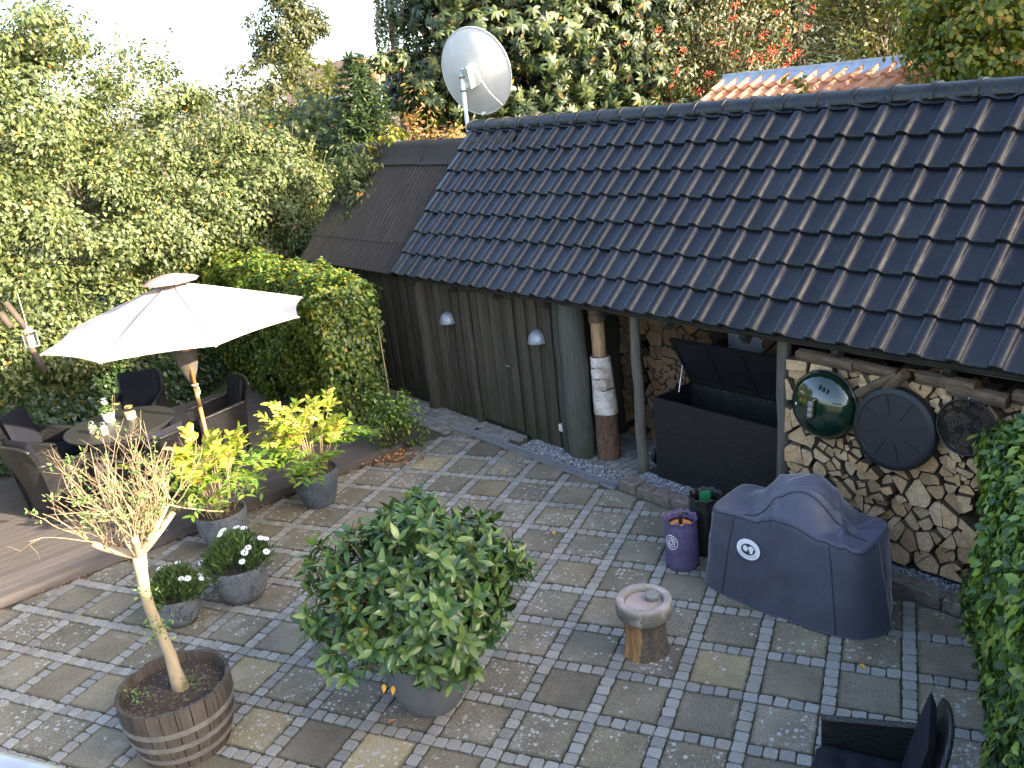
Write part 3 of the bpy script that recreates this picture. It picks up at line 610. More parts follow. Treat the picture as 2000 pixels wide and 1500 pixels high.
# ridge tiles, lead flashing under them
an = np.linspace(-.15, PI + .15, 13); rt = MB(); P = np.zeros((5, 13, 3))
for i, (x, rr) in enumerate(((0, .122), (.008, .140), (.045, .136), (.05, .120), (.41, .112))): P[i, :, 0] = x; P[i, :, 1] = np.cos(an) * rr; P[i, :, 2] = np.sin(an) * rr * .85
rt.shell(P, .014); rme = rt.mesh('ridge_tile', MT['tile']); sharp(rme, 50)
kk = 0; s_ = S0 - .03
while s_ < S1:
    o = link('ridge_tile', rme, roof, (s_, R_T, R_Z - .012)); o.rotation_euler = (0, rng.normal(-.006, .004), rng.normal(0, .004)); s_ += .365
m = MB(); P = np.zeros((2, 200, 3)); q = np.linspace(S0, S1, 200); P[0, :, 0] = P[1, :, 0] = q
ph = ((q - S0 - .07) % TW); wave = np.interp(ph, xs[1:-1], zs[1:-1]) + .03
for i, d_ in enumerate((SL - .13, SL - .01)): P[i, :, 1] = E_T + d_ * math.cos(SA) - wave * math.sin(SA); P[i, :, 2] = E_Z + d_ * math.sin(SA) + wave * math.cos(SA) + (0 if i == 0 else .02)
m.shell(P, .004); m.obj('ridge_flashing', MT['black_plastic'], roof, auto=40)
# walls
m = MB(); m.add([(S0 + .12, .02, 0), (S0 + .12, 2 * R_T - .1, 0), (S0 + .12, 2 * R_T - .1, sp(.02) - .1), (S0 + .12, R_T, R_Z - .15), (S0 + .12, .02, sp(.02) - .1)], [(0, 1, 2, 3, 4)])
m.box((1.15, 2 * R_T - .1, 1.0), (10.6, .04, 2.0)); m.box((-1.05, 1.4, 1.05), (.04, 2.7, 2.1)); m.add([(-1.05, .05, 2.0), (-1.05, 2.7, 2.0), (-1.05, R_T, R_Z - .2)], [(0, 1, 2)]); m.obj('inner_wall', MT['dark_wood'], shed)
def board_wall(parent, s0, s1, z0, z1f, t=0.0, w=.125, skip=(), name='wall_board', mat='board'):
    x = s0; k = 0
    while x < s1 - .03:
        ww = w * rng.uniform(.85, 1.15); top = z1f(x); out = k % 2
        if not any(a < x + ww / 2 < b for a, b in skip):
            mb = MB().box((0, 0, (top - z0) / 2), (ww * (1.0 if out else .92), .022, top - z0)); o = mb.obj(name, MT[mat], parent); o.location = (x + ww / 2, t + (-.012 if out else .014) , z0); o.rotation_euler = (0, rng.normal(0, .004), 0)
        x += ww * (.80 if out else .86); k += 1
MB().box(((S0 - 1.1) / 2, .045, .95), (-1.1 - S0, .03, 1.9)).obj('sheathing', MT['dark_wood'], shed)
board_wall(shed, S0 + .1, -2.80, .01, lambda x: 1.90, skip=[])
board_wall(shed, -1.95, -1.08, .01, lambda x: 1.90)
door = MB().box((-2.375, .02, .93), (.84, .02, 1.72)).obj('door', MT['dark_wood'], shed)
x = -2.79
for k in range(7):
    o = MB().box((0, 0, .86), (.108 if k % 2 else .118, .02, 1.72)).obj('door_board', MT['board'], door); o.location = (x + .06, .0 if k % 2 else -.014, .07); x += .1185
MB().box((-2.375, -.035, 1.835), (.98, .03, .055)).obj('door_head', MT['board'], shed)
h = MB().tube([(-2.04, -.03, .93), (-2.04, -.075, .93), (-2.13, -.078, .93)], .008, 8).obj('door_handle', MT['chrome'], door)
# half round uprights and round posts
def logpost(parent, s_, t_, z0, z1, r0, r1, mat, bend=.01, nseg=7, n=18):
    pts = [(s_ + math.sin(q * 2.1) * bend, t_ + math.cos(q * 1.7) * bend * .5, z0 + (z1 - z0) * q / nseg) for q in range(nseg + 1)]
    mb = MB().tube(pts, [r0 + (r1 - r0) * q / nseg + rng.normal(0, r0 * .012) for q in range(nseg + 1)], n); return mb.obj('post', MT[mat], parent, auto=50)
logpost(shed, -3.90, -.03, 0, 1.86, .105, .10, 'board'); logpost(shed, -2.87, -.025, 0, 1.8, .05, .05, 'board')
logpost(shed, -.955, .02, 0, 1.93, .165, .145, 'log_post'); logpost(shed, -1.13, -.02, 0, 1.9, .07, .065, 'log_post')
logpost(shed, .02, .01, 0, 1.83, .060, .05, 'pole_wood', .007); logpost(shed, 1.80, .01, 0, 1.83, .07, .062, 'pole_wood', .006); logpost(shed, 4.3, .01, 0, 1.83, .07, .062, 'pole_wood', .006)
m = MB().box((1.15, -.02, 1.862), (10.6, .075, .085)); m.obj('eave_beam', MT['beam'], shed)
for x in np.arange(S0 + .3, S1, .9):
    m = MB(); slope_slab(m, x - .03, x + .03, E_T + .06, E_Z - .075, R_T, R_Z - .10, .10); m.obj('rafter', MT['dark_wood'], shed)
# grey corrugated sheet seen at the back of the open bay
m = MB(); q = np.linspace(0, .62, 40); P = np.zeros((2, 40, 3)); P[:, :, 0] = .42 + q; P[:, :, 1] = 1.02 + .008 * np.sin(q * 60); P[0, :, 2] = 1.22; P[1, :, 2] = 1.92; m.shell(P, .004)
o = m.obj('plastic_sheet', MT['plastic_sheet'], None, auto=60); o.location = W(0, 0); o.rotation_euler = (0, 0, BA); tag(o, 'grey corrugated plastic sheet behind the open storage box lid', 'plastic sheet')
# ------------------------------------------------------------------ older shed with corrugated roof
old = thing('old_shed', 'older lean shed with a brown mossy corrugated roof', 'shed', W(S0 - .1, 0, 0), BA)
oz0, oz1, ot0, ot1, os0, os1 = 1.90, 3.46, -.16, 1.30, -2.95, .22
def corr(s0, s1, t0, z0, t1, z1, off=0, rows=5):
    q = np.arange(s0, s1, .0132); P = np.zeros((rows, len(q), 3)); d_ = np.array([t1 - t0, z1 - z0]); n_ = np.array([-d_[1], d_[0]]) / np.linalg.norm(d_)
    for i in range(rows):
        f = i / (rows - 1); w = .024 * np.cos(q / .106 * 2 * PI) + off; P[i, :, 0] = q; P[i, :, 1] = t0 + d_[0] * f + n_[0] * w; P[i, :, 2] = z0 + d_[1] * f + n_[1] * w
    return P
fr = .80
for a, b, off in ((0, .24, 0), (.22, 1.0, .012)):
    P = corr(os0, os1, ot0 + (ot1 - ot0) * a, oz0 + (oz1 - oz0) * a, ot0 + (ot1 - ot0) * b, oz0 + (oz1 - oz0) * b, off); o = MB().shell(P, .008).obj('corrugated_sheet', MT['eternit'], old, auto=60)
P = corr(os0, os1, 2 * ot1 - ot0, oz0, ot1 + .002, oz1, 0); MB().shell(P[:, ::-1], .008).obj('corrugated_sheet', MT['eternit'], old, auto=60)
an = np.linspace(.25, PI - .25, 9); x = os0 - .05
k = 0
while x < os1 + .05:
    L = rng.uniform(.98, 1.12); P = np.zeros((2, 13, 3))
    yy = np.concatenate([[-.26, -.15], np.cos(an)[::-1] * .12, [.15, .26]]); zz = np.concatenate([[-.26, -.14], np.sin(an) * .10 - .03, [-.14, -.26]])
    P[0, :, 0] = x; P[1, :, 0] = x + L; P[:, :, 1] = ot1 + yy; P[:, :, 2] = oz1 + .05 + zz + (.008 if k % 2 else 0) + np.array([[0], [.004]]); MB().shell(P, .012).obj('ridge_cap', MT['eternit'], old, auto=50); x += L - .06; k += 1
board_wall(old, os0 + .3, .02, .0, lambda x: 1.88, t=.04, w=.14)
m = MB(); m.box(((os0 + .3) / 2, .09, .94), (-os0 - .3, .03, 1.9)); m.add([(os0 + .25, .1, 0), (os0 + .25, 2.4, 0), (os0 + .25, 2.4, 1.9), (os0 + .25, ot1, oz1 - .1), (os0 + .25, .1, 1.9)], [(0, 1, 2, 3, 4)]); m.obj('inner_wall', MT['dark_wood'], old)
# ------------------------------------------------------------------ unseen house added beyond the right hedge, its blocks shaped to shade the yard
SH = np.array([math.cos(SUN_AZ), math.sin(SUN_AZ)]); SM = np.array([-SH[1], SH[0]])
def sunpt(a, l): return SH * a + SM * l
c0 = sunpt(9.6, -1.65); hz = thing('house', 'low brick house with tiled roof beyond the leafy hedge', 'house', (c0[0], c0[1], 0), SUN_AZ); HL, HD, HE, HR = 3.25, 3.2, 2.7, 5.7
m = MB(); v = [(x, l, z) for l in (-HL, HL) for x, z in ((-HD, -.05), (HD, -.05), (HD, HE), (0, HR), (-HD, HE))]; m.add(v, [(0, 1, 2, 3, 4), (9, 8, 7, 6, 5), (0, 4, 9, 5), (1, 6, 7, 2)]); m.obj('wall', MT['brick'], hz)
for sg in (-1, 1): m = MB(); m.add([(sg * (HD + .3), l, HE - .28 + dz) for l in (-HL - .2, HL + .2) for dz in (0, .12)] + [(0, l, HR + dz) for l in (-HL - .2, HL + .2) for dz in (.01, .13)], [(0, 2, 6, 4), (1, 5, 7, 3), (0, 1, 3, 2), (0, 4, 5, 1), (2, 3, 7, 6)]); m.obj('roof', MT['clay'], hz)
for l in (-1.4, 1.3): w = MB().box((-HD - .02, l, 1.5), (.08, 1.2, 1.2)).obj('window', MT['white_paint'], hz); MB().box((-HD - .07, l, 1.5), (.02, 1.04, 1.04)).obj('pane', MT['pane'], w)
for nm, l0, l1 in (('shade_main_block', 2.2, 4.4),):
    ex = MB().box((1.5, (l0 + l1) / 2 + 1.65, 3.45), (5.6, l1 - l0, 7.0)).obj(nm, MT['brick'], hz); MB().box((1.5, (l0 + l1) / 2 + 1.65, 6.98), (5.8, l1 - l0 + .1, .14)).obj('flat_roof', MT['zinc'], ex)
ex = MB().box((1.5, 1.2 + 1.65, 2.55), (5.6, 1.96, 5.2)).obj('shade_side_block', MT['brick'], hz); MB().box((1.5, 1.2 + 1.65, 5.18), (5.8, 1.98, .12)).obj('flat_roof', MT['zinc'], ex)
m = MB(); v = [(x, l + 1.65, z) for x in (-1.2, 4.2) for l, z in ((4.3, -.05), (8.6, -.05), (8.6, 7.0), (6.45, 9.2), (4.3, 7.0))]; m.add(v, [(0, 1, 2, 3, 4), (9, 8, 7, 6, 5), (0, 5, 6, 1), (1, 6, 7, 2), (2, 7, 8, 3), (3, 8, 9, 4), (0, 4, 9, 5)]); m.obj('shade_gabled_block', MT['brick'], hz)
# balcony rail by the viewer
ra, rb = at(0, 1508, 3.385), at(100, 1535, 3.385); rd = unit(rb - ra)
rl = thing('balcony_railing', 'brushed steel balcony handrail crossing the bottom left corner', 'railing', ra)
MB().tube([rd * q for q in (-1.6, -.5, 0, .5, 1.9)], .021, 20).obj('handrail', MT['rail'], rl, smooth=True)
for q in (-1.5, -.65, .45, 1.7): MB().tube([rd * q, rd * q + np.array([0, 0, -.92])], .016, 12).obj('baluster', MT['steel'], rl, smooth=True)
bc = ra + rd * .15; bo = structure(MB().box((0, 0, 0), (3.7, 1.4, .16)).obj('balcony_floor', MT['deck'])); nn = np.array([rd[1], -rd[0], 0]); nn = nn * (1 if nn @ (CAM - ra) > 0 else -1)
pp = bc + nn * .62; bo.location = (pp[0], pp[1], 3.385 - .92 - .08); bo.rotation_euler = (0, 0, math.atan2(rd[1], rd[0]))
# ------------------------------------------------------------------ things on and in the shed
def bldg(name, label, cat, s, t, z, group=None, rz=0): return thing(name, label, cat, W(s, t, z), BA + rz, group)
for k, (s_, z_, lb) in enumerate(((-3.31, 1.33, 'half dome metal wall lamp on the boards between the two thick uprights'), (-1.50, 1.33, 'half dome metal wall lamp on the boards beside the green grey round post'))):
    L = bldg('wall_lamp', lb, 'wall lamp', s_, -.03, z_, 'half dome wall lamps on the shed wall')
    m = MB(); a = np.linspace(0, PI, 17); P = np.zeros((9, 17, 3)); e = np.linspace(0, PI / 2, 9)
    for i, q in enumerate(e): P[i, :, 0] = np.cos(a) * .115 * math.cos(q); P[i, :, 1] = -np.sin(a) * .13 * math.cos(q); P[i, :, 2] = .145 * math.sin(q)
    m.shell(P, .004); m.obj('lamp_shade', MT['lamp_metal'], L, auto=40)
    P2 = np.zeros((2, 17, 3)); 
    for i, z in enumerate((-.012, .008)): P2[i, :, 0] = np.cos(a) * .119; P2[i, :, 1] = -np.sin(a) * .134; P2[i, :, 2] = z
    MB().shell(P2, .005).obj('rim_band', MT['lamp_metal'], L, auto=40)
    MB().box((0, .005, .06), (.14, .02, .12)).obj('wall_plate', MT['lamp_metal'], L)
k = bldg('wall_socket', 'small ivory socket box low on the boards beside the round post', 'socket', -1.20, -.05, .27); 
MB().box((0, 0, .04), (.06, .05, .085)).obj('housing', MT['ivory'], k); MB().box((0, -.028, .045), (.045, .008, .05)).obj('flap', MT['ivory'], k)
# stacked log pieces beside the round post
def trunk_piece(name, label, mat, s, t, z0, z1, r0, r1, knots=(), split=False, top='endgrain2', lean=0):
    o = bldg(name, label, 'log', s, t, z0, 'log sections stood on end beside the round post'); n = 22; H = z1 - z0; ks = 12
    an = np.arange(n) * 2 * PI / n; P = np.zeros((ks, n, 3)); w = 1 + .05 * np.sin(an * 2 + 1) + .03 * np.sin(an * 3)
    for i in range(ks):
        f = i / (ks - 1); rr = (r0 + (r1 - r0) * f) * w * (1 + rng.normal(0, .012, n))
        for (kz, ka, kr) in knots: rr = rr + kr * np.exp(-((f - kz) / .09) ** 2 - (np.angle(np.exp(1j * (an - ka))) / .35) ** 2)
        if split: rr = rr * np.where(np.cos(an - 4.2) > .35, .82, 1)
        P[i, :, 0] = np.cos(an) * rr + lean * f; P[i, :, 1] = np.sin(an) * rr; P[i, :, 2] = H * f
    m = MB().grid(P, close=True); m.f.append(tuple((ks - 1) * n + j for j in range(n))); m.m.append(1); m.f.append(tuple(range(n - 1, -1, -1))); m.m.append(1)
    m.obj('stem', [MT[mat], MT[top]], o, auto=45); return o
trunk_piece('log_section', 'brown knotty log section standing lowest beside the round post', 'brown_log', -.66, .16, 0, .56, .13, .125, [(.45, 4.4, .02), (.3, 5.2, .03), (.05, 4.5, .02)])
trunk_piece('log_section', 'white birch log section with a dark branch scar standing on the brown log', 'birch', -.655, .16, .56, 1.23, .135, .11, [(.55, 5.6, .09), (.3, 4.6, .02), (.75, 3.2, .02)], lean=-.03)
trunk_piece('log_section', 'peeled orange log section on top of the white birch section', 'peeled', -.70, .16, 1.23, 1.62, .085, .082, [], True)
trunk_piece('log_section', 'short grey log wedged under the eave above the peeled section', 'bark', -.70, .16, 1.62, 1.78, .085, .08)
# ---- firewood: split pieces, each a log of its own
def pack(s0, s1, z0, z1, target, seed, keep=lambda s, z: True, aniso=.85):
    r_ = np.random.default_rng(seed); A = (s1 - s0) * (z1 - z0); n = int(A / target); P = np.c_[r_.uniform(s0, s1, n), r_.uniform(z0, z1, n)]; box = [(s0, z0), (s1, z0), (s1, z1), (s0, z1)]
    def cells(P):
        out = []
        for i in range(len(P)):
            c = [np.array(b, float) for b in box]; d = np.linalg.norm(P - P[i], axis=1)
            for j in np.argsort(d)[1:22]:
                nrm = P[j] - P[i]; c = clip(c, nrm, nrm @ (P[i] + P[j]) / 2)
                if len(c) < 3: break
            out.append(c)
        return out
    for _ in range(2): P = np.array([np.mean(c, axis=0) if len(c) > 2 else p for c, p in zip(cells(P), P)])
    res = []
    for c in cells(P):
        if len(c) < 3: continue
        c = np.array(c); ctr = c.mean(0); q = r_.random(); a = r_.uniform(0, PI)
        n_ = np.array([math.cos(a), math.sin(a)])
        parts = [c]
        if q < .74:
            d_ = n_ @ ctr + r_.normal(0, .012); parts = [clip(c, n_, d_), clip(c, -n_, -d_)]
            if q < .26:
                n2 = np.array([-n_[1], n_[0]]); d2 = n2 @ ctr; parts = [parts[0], clip(parts[1], n2, d2), clip(parts[1], -n2, -d2)]
        for p in parts:
            if len(p) > 2 and area(p) > .0012:
                p = np.array(p); g_ = p.mean(0)
                if keep(*g_): res.append(p)
    return res
def chaikin(p, f=.16):
    q = []
    for i in range(len(p)):
        a, b = p[i], p[(i + 1) % len(p)]; q += [a * (1 - f) + b * f, a * f + b * (1 - f)]
    return np.array(q)
HIDE = {}
def shape_word(p):
    k = len(p); w, h = np.ptp(p[:, 0]), np.ptp(p[:, 1])
    return 'small' if area(p) < .006 else 'long flat' if w > 1.7 * h else 'upright' if h > 1.6 * w else 'triangular' if k == 3 else 'wedge shaped' if k == 4 else 'blocky'
def tone_word(i): return ('', 'pale', 'knotty', 'grey')[i]
def firewood(polys, t0, depth, mats, label, group, zone, hidden, jt=.045):
    J = MB(); seen_ = {}
    for p in polys:
        g_ = p.mean(0); lab = 'split log, ' + shape_word(p) + ' end, ' + zone(*g_); d = p - g_; L = np.linalg.norm(d, axis=1)[:, None]; p = g_ + d * (1 - rng.uniform(.004, .008) / np.maximum(L, .012))
        if rng.random() < .75:      # a wedge: heart at one corner, bark along an arc opposite
            vi = int(rng.integers(len(p))); hv = p[vi]; Rm = np.linalg.norm(p - hv, axis=1).max() * rng.uniform(.80, .93); pl = list(p)
            for th in np.arange(0, 2 * PI, PI / 11):
                nv = np.array([math.cos(th), math.sin(th)]); pl = clip(pl, nv, nv @ hv + Rm)
            if len(pl) > 2: p = np.array(pl)
        rt_ = rng.normal(0, .05); p = g_ + (p - g_) @ np.array([[math.cos(rt_), math.sin(rt_)], [-math.sin(rt_), math.cos(rt_)]]); q = chaikin(p + rng.normal(0, .0025, p.shape), .05) - g_
        dd = depth * rng.uniform(.9, 1.05); f = rng.uniform(-jt, jt); n = len(q); tw = rng.uniform(.86, 1.0); tl = rng.normal(0, .10, 2)
        front = np.c_[q[:, 0], q @ tl * .5, q[:, 1]]; mid = front * np.array([1.02, 1, 1.02]) + np.array([0, .012, 0]); back = np.c_[q[:, 0] * tw, np.full(n, dd), q[:, 1] * tw]
        m = MB(); m.add(np.concatenate([front * np.array([.955, 1, .955]), mid, back]), [(r * n + i, r * n + (i + 1) % n, (r + 1) * n + (i + 1) % n, (r + 1) * n + i) for r in (0, 1) for i in range(n)], 1)
        m.f.append(tuple(range(n - 1, -1, -1))); m.m.append(0)
        if hidden(W(g_[0], t0, g_[1])):
            v = m.v[0] + np.array([g_[0], t0 + f, g_[1]]); k0 = J.n; J.v.append(v); J.f += [tuple(i + k0 for i in fc) for fc in m.f]; J.m += m.m; J.n += len(v); continue
        o = m.obj('split_log', [MT[mats], MT['logside']]); o.location = W(g_[0], t0 + f, g_[1]); o.rotation_euler = (rng.normal(0, .05), rng.normal(0, .03), BA + rng.normal(0, .06)); tag(o, lab, 'log', group + ': ' + lab[11:])
    if J.n: o = stuff(J.obj('firewood_behind', [MT[mats], MT['logside']])); o.location = W(0, 0); o.rotation_euler = (0, 0, BA); o['label'] = label
def photo_px(P): q = CR @ (np.asarray(P) - CAM); return 1000 + FPX * q[0] / q[2], 750 + FPX * q[1] / q[2]
def in_poly(x, y, poly):
    c = False
    for i in range(len(poly)):
        (a, b), (e, f) = poly[i], poly[i - 1]
        if (b > y) != (f > y) and x < (e - a) * (y - b) / (f - b) + a: c = not c
    return c
COVER = [(1390, 1200), (1390, 985), (1470, 940), (1560, 920), (1630, 930), (1660, 985), (1750, 1030), (1750, 1240)]
HEDGE = [(2100, 700), (1975, 800), (1925, 850), (1895, 1000), (1885, 1300), (2100, 1300)]
def hid_front(P): x, y = photo_px(P); return in_poly(x, y, COVER) or in_poly(x, y, HEDGE) or x > 2015
BOXP = [(1270, 790), (1310, 660), (1600, 700), (1600, 960), (1270, 960)]
def hid_back(P): x, y = photo_px(P); return in_poly(x, y, BOXP) or x > 1535 or x < 1165 or (1235 < x < 1258) or (1165 < x < 1200 and y > 640)
def zone_front(s, z):
    if z < .40: return 'low down near the gravel strip'
    if s < 2.06: return 'in the column beside the post'
    if z > 1.5: return 'just under the bark logs below the eave'
    if s < 2.62: return 'below the green kettle dome' if z < 1.2 else 'beside the green kettle dome'
    if s < 3.22: return 'below the black disc cover' if z < 1.1 else 'beside the black disc cover'
    return 'below the wire sieve' if z < 1.3 else 'beside the wire sieve'
def zone_back(s, z):
    if s < -.02: return 'in shade between birch and thin post' + (' near the floor' if z < .6 else ' high up' if z > 1.2 else '')
    return 'in shade behind the storage box' + (' near its lid' if z > 1.2 else '')
def circ(s, z, r): return lambda a, b: (a - s) ** 2 + (b - z) ** 2 < r * r
hid = [circ(2.31, 1.38, .17), circ(2.93, 1.31, .19)]
fw = pack(1.90, 4.0, .10, 1.70, .0235, 3, lambda s, z: not any(h(s, z) for h in hid) and not (s > 3.55 and z < .95) and not (s < 2.9 and z < .22))
firewood(fw, -.10, .34, 'endgrain', 'split logs of the stack hidden by the grill cover and hedge', 'pale stack beside the storage box', zone_front, hid_front)
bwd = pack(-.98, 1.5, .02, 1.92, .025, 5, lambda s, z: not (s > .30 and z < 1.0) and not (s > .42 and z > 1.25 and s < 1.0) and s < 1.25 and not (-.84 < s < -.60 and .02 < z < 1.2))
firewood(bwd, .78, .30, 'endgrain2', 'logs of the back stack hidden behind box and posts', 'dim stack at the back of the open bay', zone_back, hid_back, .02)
print('logs', len(fw), len(bwd))
m = MB().box((0, 0, 0), (2.15, .10, .07)); o = m.obj('bearer', MT['dark_wood']); o.location = W(2.95, -.03, .06); o.rotation_euler = (0, 0, BA); tag(o, 'dark timber bearer under the pale log stack', 'timber')
# long logs laid lengthwise under the eave
for k, (s0, s1, z, t, r, tilt, lb) in enumerate(((2.02, 2.55, 1.755, -.11, .058, .02, 'bark covered log lying lengthwise under the eave above the green lid'), (2.42, 2.88, 1.745, -.10, .052, .06, 'bark covered log under the eave above the gap between lid and black cover'), (2.78, 3.02, 1.68, -.15, .048, -.85, 'steeply slanting bark log under the eave above the black cover'), (2.55, 2.95, 1.63, -.12, .05, -.6, 'slanting log leaning between the green lid and the black cover'), (3.06, 3.50, 1.745, -.11, .062, .0, 'bark covered log under the eave left of the wire sieve'), (3.30, 3.72, 1.70, -.13, .06, .05, 'long log with a cut end under the eave above the wire sieve'), (3.74, 4.3, 1.72, -.10, .06, .0, 'bark covered log under the eave furthest along the stack'))):
    o = bldg('long_log', lb, 'log', (s0 + s1) / 2, t, z, 'bark logs laid lengthwise under the eave'); L = s1 - s0; n = 12; an = np.arange(n) * 2 * PI / n; P = np.zeros((7, n, 3))
    for i in range(7):
        rr = r * (1 + .06 * np.sin(an * 2 + k) + rng.normal(0, .03, n)) * np.where(np.sin(an) > .55, .8, 1); P[i, :, 0] = -L / 2 + L * i / 6; P[i, :, 1] = np.cos(an) * rr; P[i, :, 2] = np.sin(an) * rr
    P[0, :, 0] += rng.normal(0, .004, n); m = MB().grid(P, close=True); m.f += [tuple(range(n - 1, -1, -1)), tuple(6 * n + j for j in range(n))]; m.m += [1, 1]; b = m.obj('stem', [MT['bark'], MT['endgrain2']], o, auto=50); b.rotation_euler = (0, tilt, rng.normal(0, .04))
# ---- round things hung on the log stack
def hung(name, label, cat, s, z, t, tip=.1):
    o = bldg(name, label, cat, s, t, z); o.rotation_euler = (PI / 2 - tip, 0, BA); return o      # local z points out of the stack
lid = hung('kettle_dome', 'glossy dark green kettle grill lid hung on the log stack', 'kettle dome', 2.31, 1.38, -.19)
pr = [(.285 * math.cos(a), .15 * math.sin(a)) for a in np.linspace(0, PI / 2 - .02, 14)]; MB().lathe([(.287, -.02), (.290, -.006)] + pr, 48, cap1=True).obj('dome', MT['enamel'], lid, auto=40)
MB().lathe([(.282, -.024), (.296, -.024), (.298, -.010), (.288, -.006)], 48).obj('rim', MT['black_metal'], lid, auto=40)
hd = MB().tube([(.0, -.085, .13), (.0, -.085, .188), (.0, .0, .196), (.0, .085, .188), (.0, .085, .13)], .008, 8).obj('handle_bracket', MT['black_metal'], lid, smooth=True)
MB().lathe([(.018 + .006 * abs(math.sin(q * 9)), -.07 + .14 * q) for q in np.linspace(0, 1, 22)], 14, cap0=True, cap1=True).xf(Matrix.Translation((.0, .0, .196)) @ Matrix.Rotation(PI / 2, 4, 'X')).obj('grip', MT['hoop'], hd, smooth=True)
m = MB().lathe([(.020, 0), (.026, .002), (.026, .008), (.016, .010)], 18, cap1=True).xf(Matrix.Translation((-.19, -.01, .108)) @ Matrix.Rotation(-.7, 4, 'Y')); m.obj('vent_knob', MT['chrome'], lid, auto=40)
for k in range(3): MB().tube([(.03 + k * .035, .155 + .012 * (1 - k), .142 - .006 * abs(k - 1)), (.035 + k * .035, .19 + .012 * (1 - k), .125 - .006 * abs(k - 1))], .007, 8).obj('vent_slot', MT['black_metal'], lid)
dc_ = hung('round_cover', 'large flat black plastic disc cover hung between lid and sieve', 'round cover', 2.93, 1.31, -.19)
MB().lathe([(.335, -.035), (.338, .0), (.330, .035), (.316, .045), (.285, .047), (.280, .040), (.02, .043)], 56, cap1=True, cap0=True).obj('disc', MT['black_plastic'], dc_, auto=35)
for k in range(8):
    a = k * PI / 4 + .25; MB().box((.19, 0, .043), (.16, .010, .012), 0).xf(Matrix.Rotation(a, 4, 'Z')).obj('rib', MT['black_plastic'], dc_)
sv = hung('wire_sieve', 'round rusty black wire mesh grill basket hung at the hedge end of the stack', 'sieve', 3.47, 1.45, -.18)
MB().tube([(math.cos(a) * .21, math.sin(a) * .21, .02) for a in np.linspace(0, 2 * PI, 41)], .009, 8, caps=False).obj('rim', MT['black_metal'], sv, smooth=True); m = MB()
for q in np.arange(-.20, .201, .0125):
    w = math.sqrt(max(0, .21 ** 2 - q * q)); m.tube([(q, -w, .0), (q, w, .0)], .0030, 4); m.tube([(-w, q, .002), (w, q, .002)], .0030, 4)
m.obj('mesh', MT['black_metal'], sv); MB().lathe([(.205, .02), (.205, -.002)], 40).obj('side_band', MT['black_metal'], sv, auto=40)
MB().tube([(0, .21, .02), (-.01, .26, .01), (.012, .27, .0)], .006, 6).obj('hook', MT['steel'], sv)
# ---- storage box with its lid open
bx = bldg('storage_box', 'black woven garden storage box standing open under the shed roof', 'storage box', .23, .0, .045)
bl, bd, bh = 1.74, .60, .92
m = MB()
for c_, d_ in (((bl / 2, .012, bh / 2), (bl, .024, bh)), ((bl / 2, bd - .012, bh / 2), (bl, .024, bh)), ((.012, bd / 2, bh / 2), (.024, bd - .05, bh)), ((bl - .012, bd / 2, bh / 2), (.024, bd - .05, bh)), ((bl / 2, bd / 2, .02), (bl - .05, bd - .05, .02))): m.box(c_, d_)
o = m.obj('body', MT['wicker'], bx); box_uv(o.data, 24)
m = MB(); 
P = np.zeros((10, 40, 3)); u = np.linspace(.03, bl - .03, 40)
for i in range(10):
    f = i / 9; P[i, :, 0] = u; P[i, :, 1] = .575 - .02 * f; P[i, :, 2] = .92 - .62 * f
P[:, :, 1] -= np.abs(rng.normal(0, .006, P.shape[:2])); m.shell(P, .002); o = m.obj('liner', MT['black_nylon'], bx, auto=60)
ld = MB().box((bl / 2, .0, .015), (bl + .02, .0, .0)); ld = link('lid', None, bx)
ld = MB().box((bl / 2, -bd / 2 - .01, .012), (bl + .03, bd + .03, .022)).obj('lid', MT['black_plastic'], bx); ld.location = (0, bd, bh + .005); ld.rotation_euler = (-math.radians(62), 0, 0)
for k in range(3): MB().box((bl * (k + 1) / 4, -bd / 2, -.005), (.03, bd - .04, .014)).obj('lid_rib', MT['black_metal'], ld)
for a, b, c_, d_ in ((bl / 2, -.02, bl, .03), (bl / 2, -bd, bl, .03), (.02, -bd / 2, .03, bd - .04), (bl - .02, -bd / 2, .03, bd - .04)): MB().box((a, b, -.006), (c_, d_, .016)).obj('lid_frame', MT['black_metal'], ld)
for x in (.42, 1.05): MB().box((x, bd - .05, bh + .006), (.05, .03, .012)).obj('hinge', MT['chrome'], bx)
a = np.array([.06, .34, bh - .03]); b = np.array([.06, bd - .36 * math.cos(math.radians(62)), bh + .36 * math.sin(math.radians(62))]); b = a + (b - a) * .8; MB().tube([a, a + (b - a) * .5], .007, 8).obj('gas_strut', MT['chrome'], bx); MB().tube([a + (b - a) * .5, b], .004, 8).obj('strut_rod', MT['chrome'], bx)
# ---- small grill trolley behind the thin post
tr = bldg('grill_trolley', 'small black wheeled trolley half hidden behind the thin post', 'trolley', .07, .42, .0)
MB().lathe([(.055, -.02), (.085, -.022), (.09, -.01), (.09, .01), (.085, .022), (.055, .02)], 24, cap0=True, cap1=True).xf(Matrix.Translation((-.16, -.05, .09)) @ Matrix.Rotation(PI / 2, 4, 'Y')).obj('wheel', MT['black_plastic'], tr, auto=40)
MB().tube([(-.14, -.05, .09), (-.10, .05, .46)], .008, 8).obj('leg', MT['steel'], tr); MB().tube([(.16, -.05, .0), (.10, .05, .46)], .008, 8).obj('leg', MT['steel'], tr)
bwl = MB().lathe([(.03, .30), (.10, .31), (.145, .36), (.16, .42)], 28, cap0=True).obj('bowl', MT['pot_plain'], tr, auto=40); MB().tube([(math.cos(a) * .162, math.sin(a) * .162, .40) for a in np.linspace(0, 2 * PI, 33)], .009, 6, caps=False).obj('bowl_rim', MT['white_paint'], bwl)
